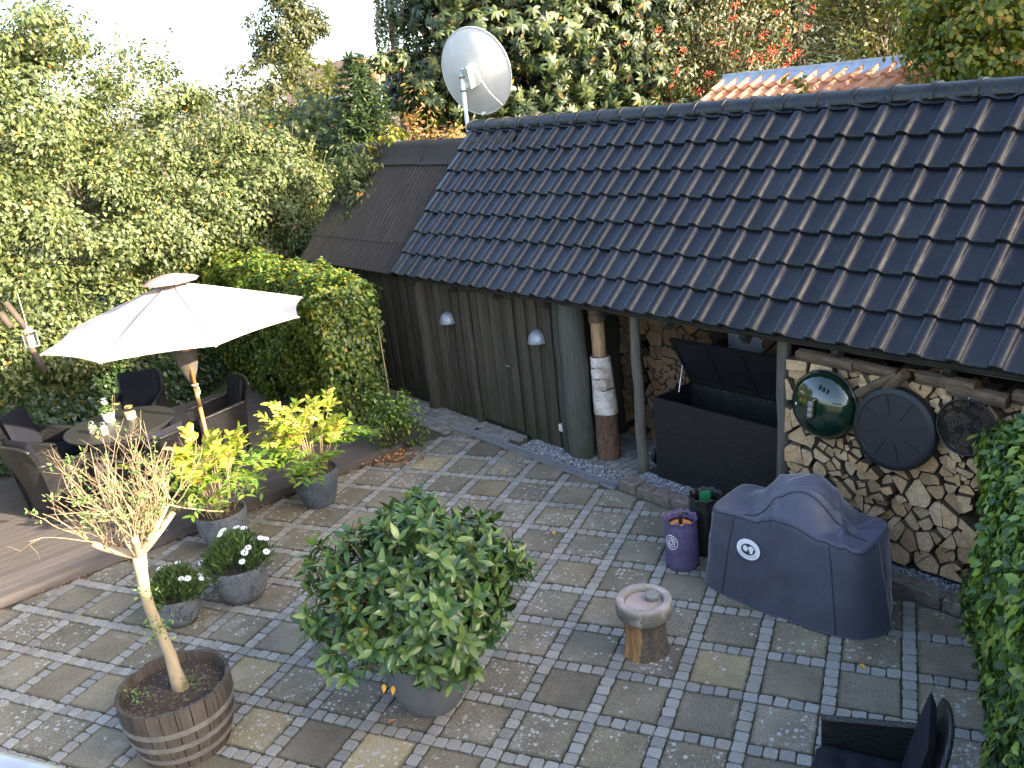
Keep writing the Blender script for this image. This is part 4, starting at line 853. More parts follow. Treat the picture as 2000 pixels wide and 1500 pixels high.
cn = MB().box((.0, .0, .58), (.20, .18, .30)).obj('black_case', MT['black_plastic'], tr)
m = MB()
for k, (x, w, z, h_) in enumerate(((-.02, .012, .655, .035), (.005, .018, .655, .035), (.032, .010, .655, .035), (-.005, .05, .617, .008), (.03, .03, .585, .014), (.0, .07, .56, .005))): m.box((x, -.0925, z), (w, .003, h_))
m.obj('white_lettering', MT['white'], cn)
# ------------------------------------------------------------------ covered grill
GA = math.radians(-22.8); gc = np.array([.67, 1.36, 0])
gr = thing('grill_cover', 'dark blue grey fabric cover draped over a wide garden grill', 'grill cover', gc, GA)
NA = 224; an = np.arange(NA) * 2 * PI / NA
def sup(a, A, B, p): return (np.abs(np.cos(a) / A) ** p + np.abs(np.sin(a) / B) ** p) ** (-1 / p)
P = []; zt = .745
rim = sup(an, .645, .285, 7.0); base = sup(an, .72, .36, 3.4) * (1 + .012 * np.sin(an * 7 + 1) + .010 * np.sin(an * 12 + 2)) * np.where(np.sin(an) < 0, 1.06, 1)
def topz(x, y):
    d = np.clip(np.sqrt(((x - .05) / .42) ** 2 + ((y - .03) / .42) ** 2), 0, 1); d = np.clip((d - .18) / .82, 0, 1); dome = .29 * (.5 + .5 * np.cos(PI * d)) ** .85
    d2 = np.clip(np.sqrt(((x + .27) / .24) ** 2 + ((y - .10) / .24) ** 2), 0, 1); dome = dome + .095 * (.5 + .5 * np.cos(PI * d2))
    cr_ = lambda d, w: np.maximum(0, 1 - np.abs(d) / w)
    fold = .030 * cr_(y + .12 - .35 * (x - .1), .05) * np.exp(-((x - .2) / .3) ** 2) + .026 * cr_(x - .36 + .6 * y, .045) + .022 * cr_(x + .16 + .4 * y, .05) + .018 * cr_(x - .02 - .5 * y, .05) + .016 * cr_(x - .46 - .3 * y, .03)
    return zt + dome + fold + .012 * np.sin(x * 9 + y * 5) * (1 - np.clip(1 - d, 0, 1)) - .02 * (np.abs(x) / .6) ** 2
for f in np.concatenate([np.linspace(.02, .94, 56), [.97, .99]]):
    x, y = np.cos(an) * rim * f, np.sin(an) * rim * f; P.append(np.c_[x, y, topz(x, y)])
xe, ye = np.cos(an) * rim, np.sin(an) * rim; ze = topz(xe, ye)
for q in np.concatenate([[.02, .05], np.linspace(.1, 1, 16)]):
    rr = rim + (base - rim) * q ** .8 + .010 * (1 - np.abs(np.sin(an * 5 + 1.2 * q)) ** .5) * q + .007 * (1 - np.abs(np.sin(an * 8 + 2.2 + q)) ** .5) * q + .004 * np.sin(q * 14 + an * 4) * (q * (1 - q)) * 3 + rng.normal(0, .0012, NA)
    P.append(np.c_[np.cos(an) * rr, np.sin(an) * rr, ze * (1 - q) + (.012 + .006 * np.sin(an * 5)) * q - (.012 if q == .02 else 0)])
P = np.array(P); m = MB().grid(P, close=True); m.f.append(tuple(range(NA - 1, -1, -1))[::-1]); m.m.append(0); m.obj('cloth', MT['cover'], gr, smooth=True)
fr_ = (an > PI * 1.02) & (an < PI * 1.98); idx = np.where(fr_)[0]; L = [P[58][i] * .5 + P[59][i] * .5 + np.array([0, 0, .006]) for i in idx]; MB().tube(L, .0055, 6).obj('seam_piping', MT['ink'], gr, smooth=True)
L = [np.array([x, -.20 + .10 * math.sin((x + .1) * 3.0) + .05 * x, 0]) for x in np.linspace(-.30, .60, 30)]; L = [np.array([p[0], p[1], float(topz(p[0], p[1])) + .004]) for p in L]; MB().tube(L, .005, 6).obj('seam_piping', MT['ink'], gr, smooth=True)
for aa in (-.62, -2.5, .35):
    ii = int(round((aa % (2 * PI)) / (2 * PI) * NA)) % NA; MB().tube([P[r_][ii] * np.array([1.002, 1.004, 1]) for r_ in range(59, len(P))], .004, 5).obj('corner_seam', MT['ink'], gr, smooth=True)
MB().tube(list(P[-1]) + [P[-1][0]], .006, 5, caps=False).obj('hem', MT['cover'], gr, smooth=True)
# badge on the front
i0 = int(round((1.5 * PI - .62) / (2 * PI) * NA)); row = 58 + 7
pc = P[row][i0]; tv_ = unit(P[row][i0 + 2] - P[row][i0 - 2]); dv_ = unit(P[row - 3][i0] - P[row + 3][i0]); nv_ = unit(np.cross(tv_, dv_)); dv_ = np.cross(nv_, tv_)
Mb = Matrix([[tv_[0], dv_[0], nv_[0], pc[0] + nv_[0] * .006], [tv_[1], dv_[1], nv_[1], pc[1] + nv_[1] * .006], [tv_[2], dv_[2], nv_[2], pc[2] + nv_[2] * .006], [0, 0, 0, 1]])
Mb = Mb @ Matrix.Translation((0, .035, .004))
def ell(a, b, z, n=48, m=None): m = m or MB(); t = np.arange(n) * 2 * PI / n; m.prism(np.c_[np.cos(t) * a, np.sin(t) * b], z - .002, z); return m
bdg = ell(.108, .086, .004).xf(Mb).obj('badge', MT['white'], gr)
ell(.066, .047, .0065).xf(Mb).obj('badge_field', MT['ink'], bdg)
m = MB(); t = np.arange(48) * 2 * PI / 48; rr = np.where(np.arange(48) % 3 == 0, .030, .019); m.prism(np.c_[np.cos(t) * rr - .024, np.sin(t) * rr + .006], .0066, .0085); m.xf(Mb).obj('badge_sun', MT['white'], bdg)
m = MB(); m.prism(np.array([(.008, .012), (.018, -.030), (.040, -.030), (.050, .012), (.040, .020), (.029, .018), (.018, .020)]), .0066, .0085)
for x, y, r_ in ((.012, .014, .011), (.028, .021, .013), (.045, .014, .011)): t = np.arange(16) * 2 * PI / 16; m.prism(np.c_[np.cos(t) * r_ + x, np.sin(t) * r_ + y], .0066, .0088)
m.xf(Mb).obj('badge_hat', MT['white'], bdg)
def letters(txt, a, b, ang0, ang1, size, Mx, mat, parent, name, inside=True):
    dg = None; M_ = MB()
    for k, ch in enumerate(txt):
        cu = bpy.data.curves.new('t', 'FONT'); cu.body = ch; cu.size = size; cu.align_x = 'CENTER'; cu.align_y = 'CENTER'; cu.resolution_u = 2; ob = bpy.data.objects.new('t', cu); col.objects.link(ob)
        bpy.context.view_layer.update(); dg = bpy.context.evaluated_depsgraph_get(); me = bpy.data.meshes.new_from_object(ob.evaluated_get(dg)); th = ang0 + (ang1 - ang0) * k / max(1, len(txt) - 1)
        R_ = Matrix.Translation((math.cos(th) * a, math.sin(th) * b, .0062)) @ Matrix.Rotation(th + (PI / 2 if inside else -PI / 2), 4, 'Z')
        v = np.array([(R_ @ w.co)[:] for w in me.vertices])
        if len(v): M_.add(v, [tuple(p.vertices) for p in me.polygons])
        bpy.data.objects.remove(ob); bpy.data.curves.remove(cu); bpy.data.meshes.remove(me)
    M_.xf(Mx); return M_.obj(name, mat, parent)
letters('OUTDOORCHEF', .086, .066, math.radians(205), math.radians(335), .019, Mb, MT['ink'], bdg, 'badge_lettering')
# ------------------------------------------------------------------ gas bottle bags
def bag(name, label, loc, r, h, mat, rz=0):
    o = thing(name, label, 'bag', loc, rz); n = 64; a = np.arange(n) * 2 * PI / n; P = []
    for z, q, w in ((0, .93, 0), (.012, .99, 0), (.05, 1.0, .004), (h * .3, 1.0, .006), (h * .6, .985, .008), (h * .78, .96, .02), (h * .86, .93, .035), (h * .92, .90, .05), (h * .955, .93, .06), (h, .97, .08), (h * .99, .93, .07), (h * .93, .84, .05), (h * .86, .80, .02)):
        rr = r * q * (1 + w * np.sin(a * 17 + z * 9) * .6 + w * .5 * np.sin(a * 9 + 1) + .012 * np.sin(a * 3 + z * 6)); P.append(np.c_[np.cos(a) * rr, np.sin(a) * rr, z + w * .12 * np.sin(a * 11)])
    MB().grid(np.array(P), close=True).obj('fabric', MT[mat], o, smooth=True); return o
pu = bag('gas_bottle_bag', 'purple drawstring bag with a white ring logo around an orange gas bottle', (-.33, 1.62, 0), .148, .47, 'purple')
b = MB().lathe([(.0, .40), (.07, .41), (.115, .385), (.13, .34)], 28).obj('gas_bottle', MT['orange'], pu, smooth=True); MB().tube([(0, 0, .40), (0, 0, .47)], .018, 10).obj('valve', MT['black_metal'], b); MB().tube([(0, 0, .47), (.02, .02, .50), (.05, .0, .51), (.06, .03, .48)], .008, 8).obj('hose', MT['black_plastic'], b)
MB().lathe([(.135, .0), (.138, .012)], 32).obj('bottle_foot', MT['orange'], pu)
bag('gas_bottle_bag', 'black drawstring bag with green inside standing against the grill cover', (-.17, 1.92, 0), .15, .56, 'black_nylon'); bk = [o for o in bpy.data.objects if o.name.startswith('gas_bottle_bag') and 'green' in o.get('label', '')][0]
MB().box((0, 0, 0), (.09, .05, .10), 0, .4, .006).xf(Matrix.Translation((-.01, .01, .52))).obj('green_lining', MT['green_cloth'], bk); MB().lathe([(.14, 0), (.143, .012)], 32).obj('base_ring', MT['pot_plain'], bk)
# ring logo on the purple bag: follows the round side
m = MB(); R0 = .1515
def onbag(x, z, a0=math.radians(-112)): a = a0 + x / R0; return (R0 * math.cos(a), R0 * math.sin(a), z)
for rr, w in ((.062, .004), (.036, .005), (.018, .007)): m.tube([onbag(math.cos(t) * rr, .285 + math.sin(t) * rr * 1.1) for t in np.linspace(0, 2 * PI, 33)], w * .6, 4, caps=False)
for k in range(16):
    t = .3 + k * .36; x, z = math.cos(t) * .049, .285 + math.sin(t) * .049 * 1.1; m.tube([onbag(x - .004, z - .006), onbag(x + .003, z + .006)], .0022, 4)
m.obj('ring_logo', MT['white'], pu)
# ------------------------------------------------------------------ bird bath
st_ = thing('tree_stump', 'split orange brown log stump carrying the stone bird bath', 'stump', (-.32, .33, 0)); n = 40; a = np.arange(n) * 2 * PI / n; P = []
crack = lambda a0, w: np.exp(-(np.angle(np.exp(1j * (a - a0))) / w) ** 2)
for z, q in ((0, 1.14), (.02, 1.12), (.08, 1.04), (.16, 1.0), (.26, 1.0), (.32, 1.0)):
    rr = .148 * q * (1 + .05 * np.sin(a * 2) + .03 * np.sin(a * 5 + 1)) - .035 * crack(-1.15, .07) - .02 * crack(-.4, .05) - .02 * crack(-2.2, .05) - .012 * crack(.6, .05) + rng.normal(0, .0025, n); P.append(np.c_[np.cos(a) * rr, np.sin(a) * rr, np.full(n, z)])
m = MB().grid(np.array(P), close=True); m.f.append(tuple(5 * n + j for j in range(n))); m.m.append(0); m.obj('wood', MT['stump'], st_, auto=40)
bb = thing('bird_bath', 'round pinkish granite bird bath bowl standing on a stump', 'bird bath', (-.32, .33, .318))
MB().lathe([(.15, 0), (.198, .006), (.208, .03), (.211, .08), (.211, .125), (.205, .137), (.195, .141), (.160, .142), (.150, .137), (.143, .115), (.132, .07), (.02, .065)], 48, wob=.008, cap0=True, cap1=True).obj('bowl', MT['granite_bowl'], bb, auto=60)
MB().lathe([(.137, .105), (.01, .105)], 32, cap1=True).obj('water', MT['water'], bb)
an8 = np.linspace(0, 2 * PI, 7)[:-1]; o = MB().prism(np.c_[np.cos(an8) * .062, np.sin(an8) * .05] + rng.normal(0, .006, (6, 2)), 0, .055, .01).obj('bath_stone', MT['sett']); o.location = (-.265, .385, .42); o.rotation_euler = (.2, -.15, .5); tag(o, 'rough grey cobble lying in the bird bath', 'stone')
# ------------------------------------------------------------------ wicker chairs, table, parasol
def make_chair(name, label, group=None):
    t = thing(name, label, 'chair', (0, 0, 0), 0, group); Wd, Dp = .56, .56       # faces +y
    fr = MB()
    def sheet(P, th, nm, mat='wicker', par=t):
        o = MB().shell(P, th).obj(nm, MT[mat], par, auto=50)
        if mat == 'wicker': box_uv(o.data, 30)
        return o
    # back: curved and flared, leaning backwards
    nu, nvv = 13, 11; P = np.zeros((nvv, nu, 3)); u = np.linspace(-1, 1, nu)
    for i in range(nvv):
        f = i / (nvv - 1); z = .16 + .80 * f; P[i, :, 0] = u * (.27 + .035 * f); P[i, :, 1] = -.27 - .17 * f ** 1.6 + .055 * u ** 2 * (1 - .3 * f); P[i, :, 2] = z - .05 * u ** 4 * f
    sheet(P, .03, 'backrest')
    top = P[-1] + np.array([0, -.004, .004]); o = MB().tube(top, .020, 8).obj('back_rail', MT['wicker'], t, smooth=True); box_uv(o.data, 30)
    for sg in (-1, 1):
        Q = np.zeros((8, 9, 3)); v = np.linspace(0, 1, 9)
        for i in range(8):
            f = i / 7; Q[i, :, 0] = sg * (.275 + .012 * f); Q[i, :, 1] = -.27 + .54 * v - .07 * f * (1 - v); Q[i, :, 2] = .16 + (.50 - .03 * v + .06 * (1 - v)) * f
        if sg > 0: Q = Q[:, ::-1]
        arm = sheet(Q, .034, 'arm'); e = Q[-1][::sg]; o = MB().tube(np.concatenate([e, [e[-1] * np.array([1, 1, 0]) + np.array([0, .01, .16])]]) if False else e, .024, 8).obj('arm_rail', MT['wicker'], arm, smooth=True); box_uv(o.data, 30)
    m = MB().box((0, .0, .33), (.53, .52, .06)); m.box((0, .262, .25), (.53, .03, .18)); o = m.obj('seat_frame', MT['wicker'], t); box_uv(o.data, 30)
    for sx in (-1, 1):
        for sy in (-1, 1):
            l = MB().box((sx * .262, sy * .258, .115), (.04, .04, .20)).obj('leg', MT['wicker'], t); box_uv(l.data, 30); MB().tube([(sx * .262, sy * .258, 0), (sx * .262, sy * .258, .03)], .012, 8).obj('glide', MT['steel'], l)
    def pad(w, d_, th, nm, tuft):
        n = 17; u = np.linspace(-1, 1, n); X, Y = np.meshgrid(u, u); e = (1 - np.abs(X) ** 6) * (1 - np.abs(Y) ** 6); H = th * np.clip(e, 0, 1) ** .45
        for tx, ty in tuft: H -= th * .55 * np.exp(-(((X - tx) / .13) ** 2 + ((Y - ty) / .13) ** 2)) + th * .16 * np.exp(-((Y - ty) / .07) ** 2) * np.exp(-((X - tx) / .5) ** 2)
        T = np.stack([X * w / 2, Y * d_ / 2, H], 2); B = np.stack([X * w / 2, Y * d_ / 2, -H * .3], 2); m = MB(); m.grid(T.transpose(1, 0, 2)); m.grid(B); return m
    tf = [(-.42, 0), (.42, 0), (0, .0)]
    pad(.52, .56, .10, 'seat', [(-.4, -.25), (.4, -.25), (-.4, .4), (.4, .4)]).xf(Matrix.Translation((0, .02, .405))).obj('seat_cushion', MT['cushion'], t, smooth=True)
    bm_ = pad(.50, .64, .06, 'back', [(-.4, -.3), (.4, -.3), (-.4, .35), (.4, .35), (0, .02)]); bm_.xf(Matrix.Translation((0, -.265, .70)) @ Matrix.Rotation(math.radians(78 + 25), 4, 'X') @ Matrix.Rotation(PI, 4, 'Z')); bm_.obj('back_cushion', MT['cushion'], t, smooth=True)
    return t
chairs = [('black wicker armchair seen from behind with its arm panel towards the willow tree', (-7.36, 1.08, .1), -.08), ('black wicker armchair with dark cushion backed against the ivy at the table end', (-8.12, 1.64, .1), math.radians(22 - 90)), ('black wicker armchair behind the table facing the patio', (-7.86, 2.80, .1), math.radians(-62 - 90)), ('black wicker armchair beside the parasol pole facing away from the beech hedge', (-6.52, 2.80, .1), math.radians(238 - 90)), ('black wicker armchair whose tall back faces the barrel tree', (-6.14, 1.36, .1), math.radians(172 - 90))]
ch0 = None
for k, (lb, loc, rz) in enumerate(chairs + [('black wicker armchair with navy cushion alone on the paving beside the leafy hedge', (1.25, -1.06, 0.002), math.radians(180 - 90 - 3))]):
    if ch0 is None: ch0 = make_chair('wicker_chair', lb, 'wicker armchairs'); c = ch0; ALL = [(o, o.parent) for o in bpy.data.objects if o.parent is ch0 or (o.parent and o.parent.parent is ch0)]; lev1 = [o for o, p in ALL if p is ch0]; KIDS[ch0.name] = lev1; [KIDS.__setitem__(o.name, [q for q, p in ALL if p is o]) for o in lev1]
    else: c = copy_tree(ch0)
    c.location = loc; c.rotation_euler = (0, 0, rz); c['label'] = lb
    if 'alone' in lb: c.scale = (.90,) * 3
tb = thing('garden_table', 'round black slatted garden table set with pots and lanterns', 'table', (-7.2, 1.95, .1))
MB().lathe([(.0, .715), (.60, .715), (.625, .722), (.630, .735), (.622, .742), (.0, .742)], 56).obj('table_top', MT['table'], tb, auto=40); MB().lathe([(.56, .67), (.56, .715), (.545, .715)], 40).obj('apron', MT['black_metal'], tb, auto=40)
for k in range(4): a = PI / 4 + k * PI / 2; MB().tube([(.38 * math.cos(a), .38 * math.sin(a), .70), (.46 * math.cos(a), .46 * math.sin(a), 0)], [.022, .018], 8).obj('leg', MT['black_metal'], tb)
TZ = .842
p = at(214, 822, TZ); fp = thing('flower_pot', 'white pot with a white flower on the black table', 'flower pot', (p[0], p[1], TZ)); MB().lathe([(.055, 0), (.062, .01), (.078, .12), (.074, .12), (.066, .10), (.0, .10)], 28).obj('pot', MT['white_paint'], fp, auto=50)
k = 130; q = rng.normal(size=(k, 3)); q[:, 2] = np.abs(q[:, 2]); q = unit(q); pos_ = q * rng.uniform(.04, .12, k)[:, None] + np.array([0, 0, .10]); leaves('leaf', *LEAF, pos_, frames(q + rng.normal(0, .4, (k, 3))), rng.uniform(.03, .06, k), MT['f_daisy'], fp)
for dx, dy, dz in ((.02, -.03, .25), (-.03, .02, .27), (.0, .0, .22)):
    s__ = MB().tube([(0, 0, .1), (dx, dy, dz)], .003, 5).obj('stem', MT['f_willow'], fp); MB().lathe([(.002, dz - .004), (.035, dz + .004), (.03, dz + .018), (.004, dz + .02)], 12, c=(dx, dy, 0)).obj('flower', MT['white'], s__)
p = at(257, 818, TZ); j = thing('candle_jar', 'glass jar with a cream candle on the black table', 'candle jar', (p[0], p[1], TZ)); MB().lathe([(.055, 0), (.062, .01), (.062, .10), (.045, .125), (.045, .15), (.05, .152)], 24).obj('glass', MT['glass'], j, smooth=True); MB().lathe([(.055, .004), (.057, .085), (.0, .085)], 20, cap0=True).obj('candle', MT['candle'], j, auto=50); MB().lathe([(.048, .145), (.050, .165), (.046, .168)], 24).obj('lid_ring', MT['brass'], j)
for u_, v_, lb in ((183, 846, 'small champagne lantern with wire handle nearest the rim of the table'), (205, 848, 'small champagne lantern with wire handle beside the white pot')):
    p = at(u_, v_, TZ); l = thing('table_lantern', lb, 'lantern', (p[0], p[1], TZ), .3, 'small lanterns on the table'); MB().lathe([(.038, 0), (.042, .004), (.042, .012)], 8, cap0=True).obj('base', MT['lantern'], l); MB().lathe([(.036, .012), (.036, .075)], 8).obj('pane', MT['glass'], l)
    for k in range(8): a = k * PI / 4; MB().box((.038 * math.cos(a), .038 * math.sin(a), .045), (.008, .008, .07)).obj('post', MT['lantern'], l)
    MB().lathe([(.048, .076), (.044, .088), (.016, .102), (.014, .112), (.004, .114)], 8, cap1=True).obj('roof', MT['lantern'], l); MB().tube([(math.cos(t) * .03, 0, .10 + math.sin(t) * .055) for t in np.linspace(0, PI, 11)], .0022, 5).obj('handle', MT['steel'], l); MB().lathe([(.02, .012), (.02, .05), (.0, .05)], 12).obj('candle', MT['candle'], l)
# parasol
ub = thing('parasol', 'open off white garden parasol over the dining table', 'parasol', (-6.209, 2.283, .1)); ZR, RR, ZC = 1.90, 1.475, 2.36; PH = -2.152
ang = PH + np.arange(9) * PI / 4
for k in range(8):
    P = np.zeros((12, 9, 3)); a0, a1 = ang[k], ang[k + 1]
    for i in range(12):
        f = i / 11; rr = .10 + (RR - .10) * f; z = ZC - (ZC - ZR) * (f ** 1.04)
        for j_ in range(9):
            w = j_ / 8; p0 = np.array([math.cos(a0), math.sin(a0)]) * rr; p1 = np.array([math.cos(a1), math.sin(a1)]) * rr; q = p0 * (1 - w) + p1 * w
            q = q * (1 - .035 * math.sin(PI * w) * f); P[i, j_] = (q[0], q[1], z - .05 * math.sin(PI * w) * math.sin(PI * min(1, f * .95)) + .012 * math.sin(PI * w) * f)
    MB().grid(P).obj('canopy_panel', MT['canopy'], ub, smooth=True)
    d_ = np.array([math.cos(a0), math.sin(a0)]); MB().tube([(*(d_ * .06), ZC - .03), (*(d_ * RR * .985), ZR - .012)], .010, 6).obj('rib', MT['umb_wood'], ub); MB().tube([(*(d_ * .05), 1.62), (*(d_ * RR * .48), ZR + (ZC - ZR) * .52 - .03)], .009, 6).obj('strut', MT['umb_wood'], ub)
    sq = [P[i, 0] + np.array([0, 0, .004]) for i in range(12)]; MB().tube(sq, .006, 5).obj('seam', MT['canopy'], ub, smooth=True)
    MB().box((0, 0, 0), (.05, .03, .012), 0, a0).xf(Matrix.Translation((d_[0] * RR * .985, d_[1] * RR * .985, ZR))).obj('corner_pocket', MT['canopy'], ub)
P = np.zeros((6, 8, 3))
for i in range(6):
    f = i / 5; rr = .02 + .30 * f; P[i, :, 0] = np.cos(ang[:8]) * rr; P[i, :, 1] = np.sin(ang[:8]) * rr; P[i, :, 2] = ZC + .13 - .075 * f ** 1.3 - .012 * (f == 1)
MB().grid(P, close=True).obj('vent_cap', MT['canopy_vent'], ub, auto=30)
MB().tube([(0, 0, 0), (0, 0, .9)], .024, 14).obj('lower_pole', MT['umb_wood'], ub, smooth=True); MB().tube([(0, 0, .88), (0, 0, 1.12)], .027, 14).obj('pole_joint', MT['brass'], ub, smooth=True); MB().tube([(0, 0, 1.1), (0, 0, ZC + .06)], .022, 14).obj('upper_pole', MT['umb_wood'], ub, smooth=True); MB().lathe([(.05, 1.58), (.05, 1.66)], 16, cap0=True, cap1=True).obj('runner', MT['umb_wood'], ub)
MB().lathe([(.24, 0), (.24, .05), (.20, .07), (.05, .09), (.04, .22)], 32, cap0=True).obj('base', MT['black_metal'], ub, auto=40)
P = np.zeros((10, 14, 3)); t = np.linspace(0, 2 * PI, 14)
for i in range(10):
    f = i / 9; w = .03 + .10 * math.sin(PI * min(1, f * 1.05)) ** .8; P[i, :, 0] = np.cos(t) * w + .02; P[i, :, 1] = np.sin(t) * w * .5; P[i, :, 2] = 1.90 - .72 * f
P[:, :, :2] *= 1 + .12 * np.sin(t * 4)[None, :, None]; sl_ = MB().grid(P).obj('storage_sleeve', MT['sleeve'], ub, smooth=True); sl_.rotation_euler = (0, 0, .6); sl_.location = (-.06, -.0, 0)
MB().tube([(math.cos(a) * .034, math.sin(a) * .034, 1.16) for a in np.linspace(0, 2 * PI, 15)], .007, 6, caps=False).obj('cord_ring', MT['cord'], ub); MB().tube([(.03, 0, 1.16), (.07, -.02, 1.13), (.075, -.02, 1.07), (.05, -.02, 1.04)], .005, 6).obj('cord_end', MT['cord'], ub)
# hanging lantern in the hedge
lp = np.array(ray_at(60, 662, 12.0)); hl = thing('hanging_lantern', 'glass lantern with a white candle hanging from a cord in the hedge', 'lantern', lp); hl.scale = (.78,) * 3
for sx in (-1, 1):
    for sy in (-1, 1): MB().box((sx * .07, sy * .07, 0), (.008, .008, .24)).obj('frame_post', MT['steel'], hl)
for z in (-.12, .12): MB().box((0, 0, z), (.155, .155, .012)).obj('frame_plate', MT['steel'], hl)
MB().box((0, 0, 0), (.13, .13, .22)).obj('glass', MT['glass'], hl); MB().lathe([(.045, -.112), (.045, .05), (.0, .055)], 16).obj('candle', MT['white'], hl); MB().lathe([(.07, .126), (.06, .16), (.02, .175), (.02, .19)], 12).obj('cap', MT['steel'], hl); MB().tube([(0, 0, .19), (.0, 0, .75)], .004, 5).obj('cord', MT['cord'], hl)
# bamboo cane at the hedge end
cb = at(772, 835, 0); ct = at(747, 650, 1.36); o = MB().tube([np.zeros(3), (np.array([-.03, .03, 1.42]))], [.010, .007], 8).obj('bamboo_cane', MT['bamboo']); o.location = (-4.95, 4.42, 0); tag(o, 'thin bamboo cane standing upright at the beech hedge end', 'cane')
# ------------------------------------------------------------------ satellite dish
dz = thing('satellite_dish', 'large weathered white satellite dish on a mast at the gable end', 'satellite dish', W(-4.33, 1.40, 3.3))
MB().tube([(0, 0, -.6), (0, 0, 1.18)], .030, 14).obj('mast', MT['steel'], dz, smooth=True); MB().tube([(0, 0, .12), (0, 0, .36)], .034, 14).obj('rust_band', MT['brown_log'], dz, smooth=True)
vd = unit(np.array([CR[2][0], CR[2][1], 0])); ax_ = Matrix.Rotation(-math.radians(35), 3, 'Z') @ Vector(vd); el_ = math.radians(12); N_ = Vector((ax_.x * math.cos(el_), ax_.y * math.cos(el_), math.sin(el_)))
Rq = N_.to_track_quat('Y', 'Z').to_matrix().to_4x4(); dpiv = link('dish_head', None, dz); 
Dm = Matrix.Translation(Vector((0, 0, 1.10)) + N_ * .28 + Vector((ax_.y, -ax_.x, 0)) * .06) @ Rq
rr = np.linspace(0, 1, 14); t = np.arange(56) * 2 * PI / 56; P = np.zeros((14, 56, 3))
for i, r_ in enumerate(rr): P[i, :, 0] = np.cos(t) * r_ * .58; P[i, :, 2] = np.sin(t) * r_ * .60; P[i, :, 1] = -.14 + .14 * r_ ** 2
bpy.data.objects.remove(dpiv)
rf = MB().grid(P, close=True).xf(Dm).obj('reflector', MT['dish'], dz, smooth=True); rf_m = MB().tube([(math.cos(a) * .582, .0, math.sin(a) * .602) for a in np.linspace(0, 2 * PI, 57)], .011, 6, caps=False).xf(Dm).obj('rim', MT['dish'], rf, smooth=True)
MB().lathe([(.17, .0), (.17, .012), (.14, .014), (.14, .02), (.03, .03)], 32).xf(Dm @ Matrix.Translation((0, -.145, -.02)) @ Matrix.Rotation(PI / 2, 4, 'X')).obj('mount_ring', MT['dish'], rf, auto=40)
MB().box((0, -.22, -.02), (.13, .14, .26)).xf(Dm).obj('bracket', MT['steel'], dz); MB().box((.05, -.20, -.02), (.01, .17, .30)).xf(Dm).obj('bracket_plate', MT['steel'], dz)
for z in (.92, 1.10): MB().box((0, 0, z), (.10, .09, .018), 0, .5).obj('clamp', MT['black_metal'], dz)
arm = [Vector((0, -.10, -.58)), Vector((.0, .25, -.56)), Vector((0, .62, -.42))]; am = MB().tube([(Dm @ v)[:] for v in arm], .022, 8).obj('feed_arm', MT['dish'], dz, smooth=True)
for k, x in enumerate((-.14, .0, .13)): MB().lathe([(.0, -.09), (.028, -.09), (.03, .02), (.042, .03), (.042, .055), (.0, .06)], 16).xf(Dm @ Matrix.Translation((x, .60, -.40)) @ Matrix.Rotation(math.radians(70), 4, 'X')).obj('receiver', MT['dish'], am, auto=40)
MB().tube([(Dm @ Vector((-.2, .6, -.43)))[:], (Dm @ Vector((.2, .6, -.43)))[:]], .014, 8).obj('receiver_bar', MT['dish'], am)
def cable(pts, nm, mat='white_paint', r=.010): 
    pts = np.array(pts, float); q = np.linspace(0, 1, 24); kx = np.linspace(0, 1, len(pts)); c_ = np.stack([np.interp(q, kx, pts[:, i]) for i in range(3)], 1)
    for _ in range(4): c_[1:-1] = (c_[:-2] + c_[1:-1] * 2 + c_[2:]) / 4
    return MB().tube(c_, r, 6).obj(nm, MT[mat], dz, smooth=True)
cable([(Dm @ Vector(v))[:] for v in ((.0, -.16, .12), (.08, -.22, .15), (.16, -.2, 0), (.28, -.18, -.3), (.38, -.02, -.52), (.1, .15, -.58), (0, .4, -.5))], 'cable'); cable([(Dm @ Vector(v))[:] for v in ((-.1, -.2, -.05), (-.2, -.1, -.3), (-.3, -.02, -.55), (-.28, -.1, -.75), (-.2, -.2, -1.1))], 'cable', r=.008)
cable([(-.05, -.05, .30), (-.14, -.08, .05), (-.12, -.05, -.2), (-.02, 0, -.45)], 'cable', r=.006); MB().box((-.07, -.05, .20), (.05, .05, .17)).obj('junction_box', MT['blue_plastic'], dz)
# ------------------------------------------------------------------ vegetation
def clumps(centers, radii, per, size, out_from=None, up=.35, flat=1.0):
    "leaves gathered in clumps: positions and orientations"
    k = len(centers); n = k * per; c = np.repeat(centers, per, 0); r = np.repeat(radii, per)
    d = unit(rng.normal(size=(n, 3))); q = rng.random(n) ** .45; p = c + d * (r * q)[:, None] * np.array([1, 1, flat])
    base = d if out_from is None else unit(c - np.repeat(out_from, per, 0)) + d * .8
    N = unit(base + np.array([0, 0, up]) + rng.normal(0, .45, (n, 3))); return p, frames(N, X=d + np.array([0, 0, -.35])), rng.uniform(.7, 1.3, n) * size
def shell_points(ell, k, inner=.55):
    "points in the outer part of a union of ellipsoids (x, y, z, rx, ry, rz)"
    E_ = np.array(ell, float); vol = E_[:, 3] * E_[:, 4] * E_[:, 5]; pick = rng.choice(len(E_), k * 3, p=(vol ** .67) / (vol ** .67).sum()); d = unit(rng.normal(size=(k * 3, 3))); q = rng.uniform(inner, 1.03, k * 3)
    p = E_[pick, :3] + d * q[:, None] * E_[pick, 3:]
    ok = np.ones(len(p), bool)
    for i in range(len(E_)):
        r_ = np.linalg.norm((p - E_[i, :3]) / E_[i, 3:], axis=1); ok &= (r_ > inner * .9) | (pick == i)
    return p[ok][:k], E_[pick[ok][:k], :3]
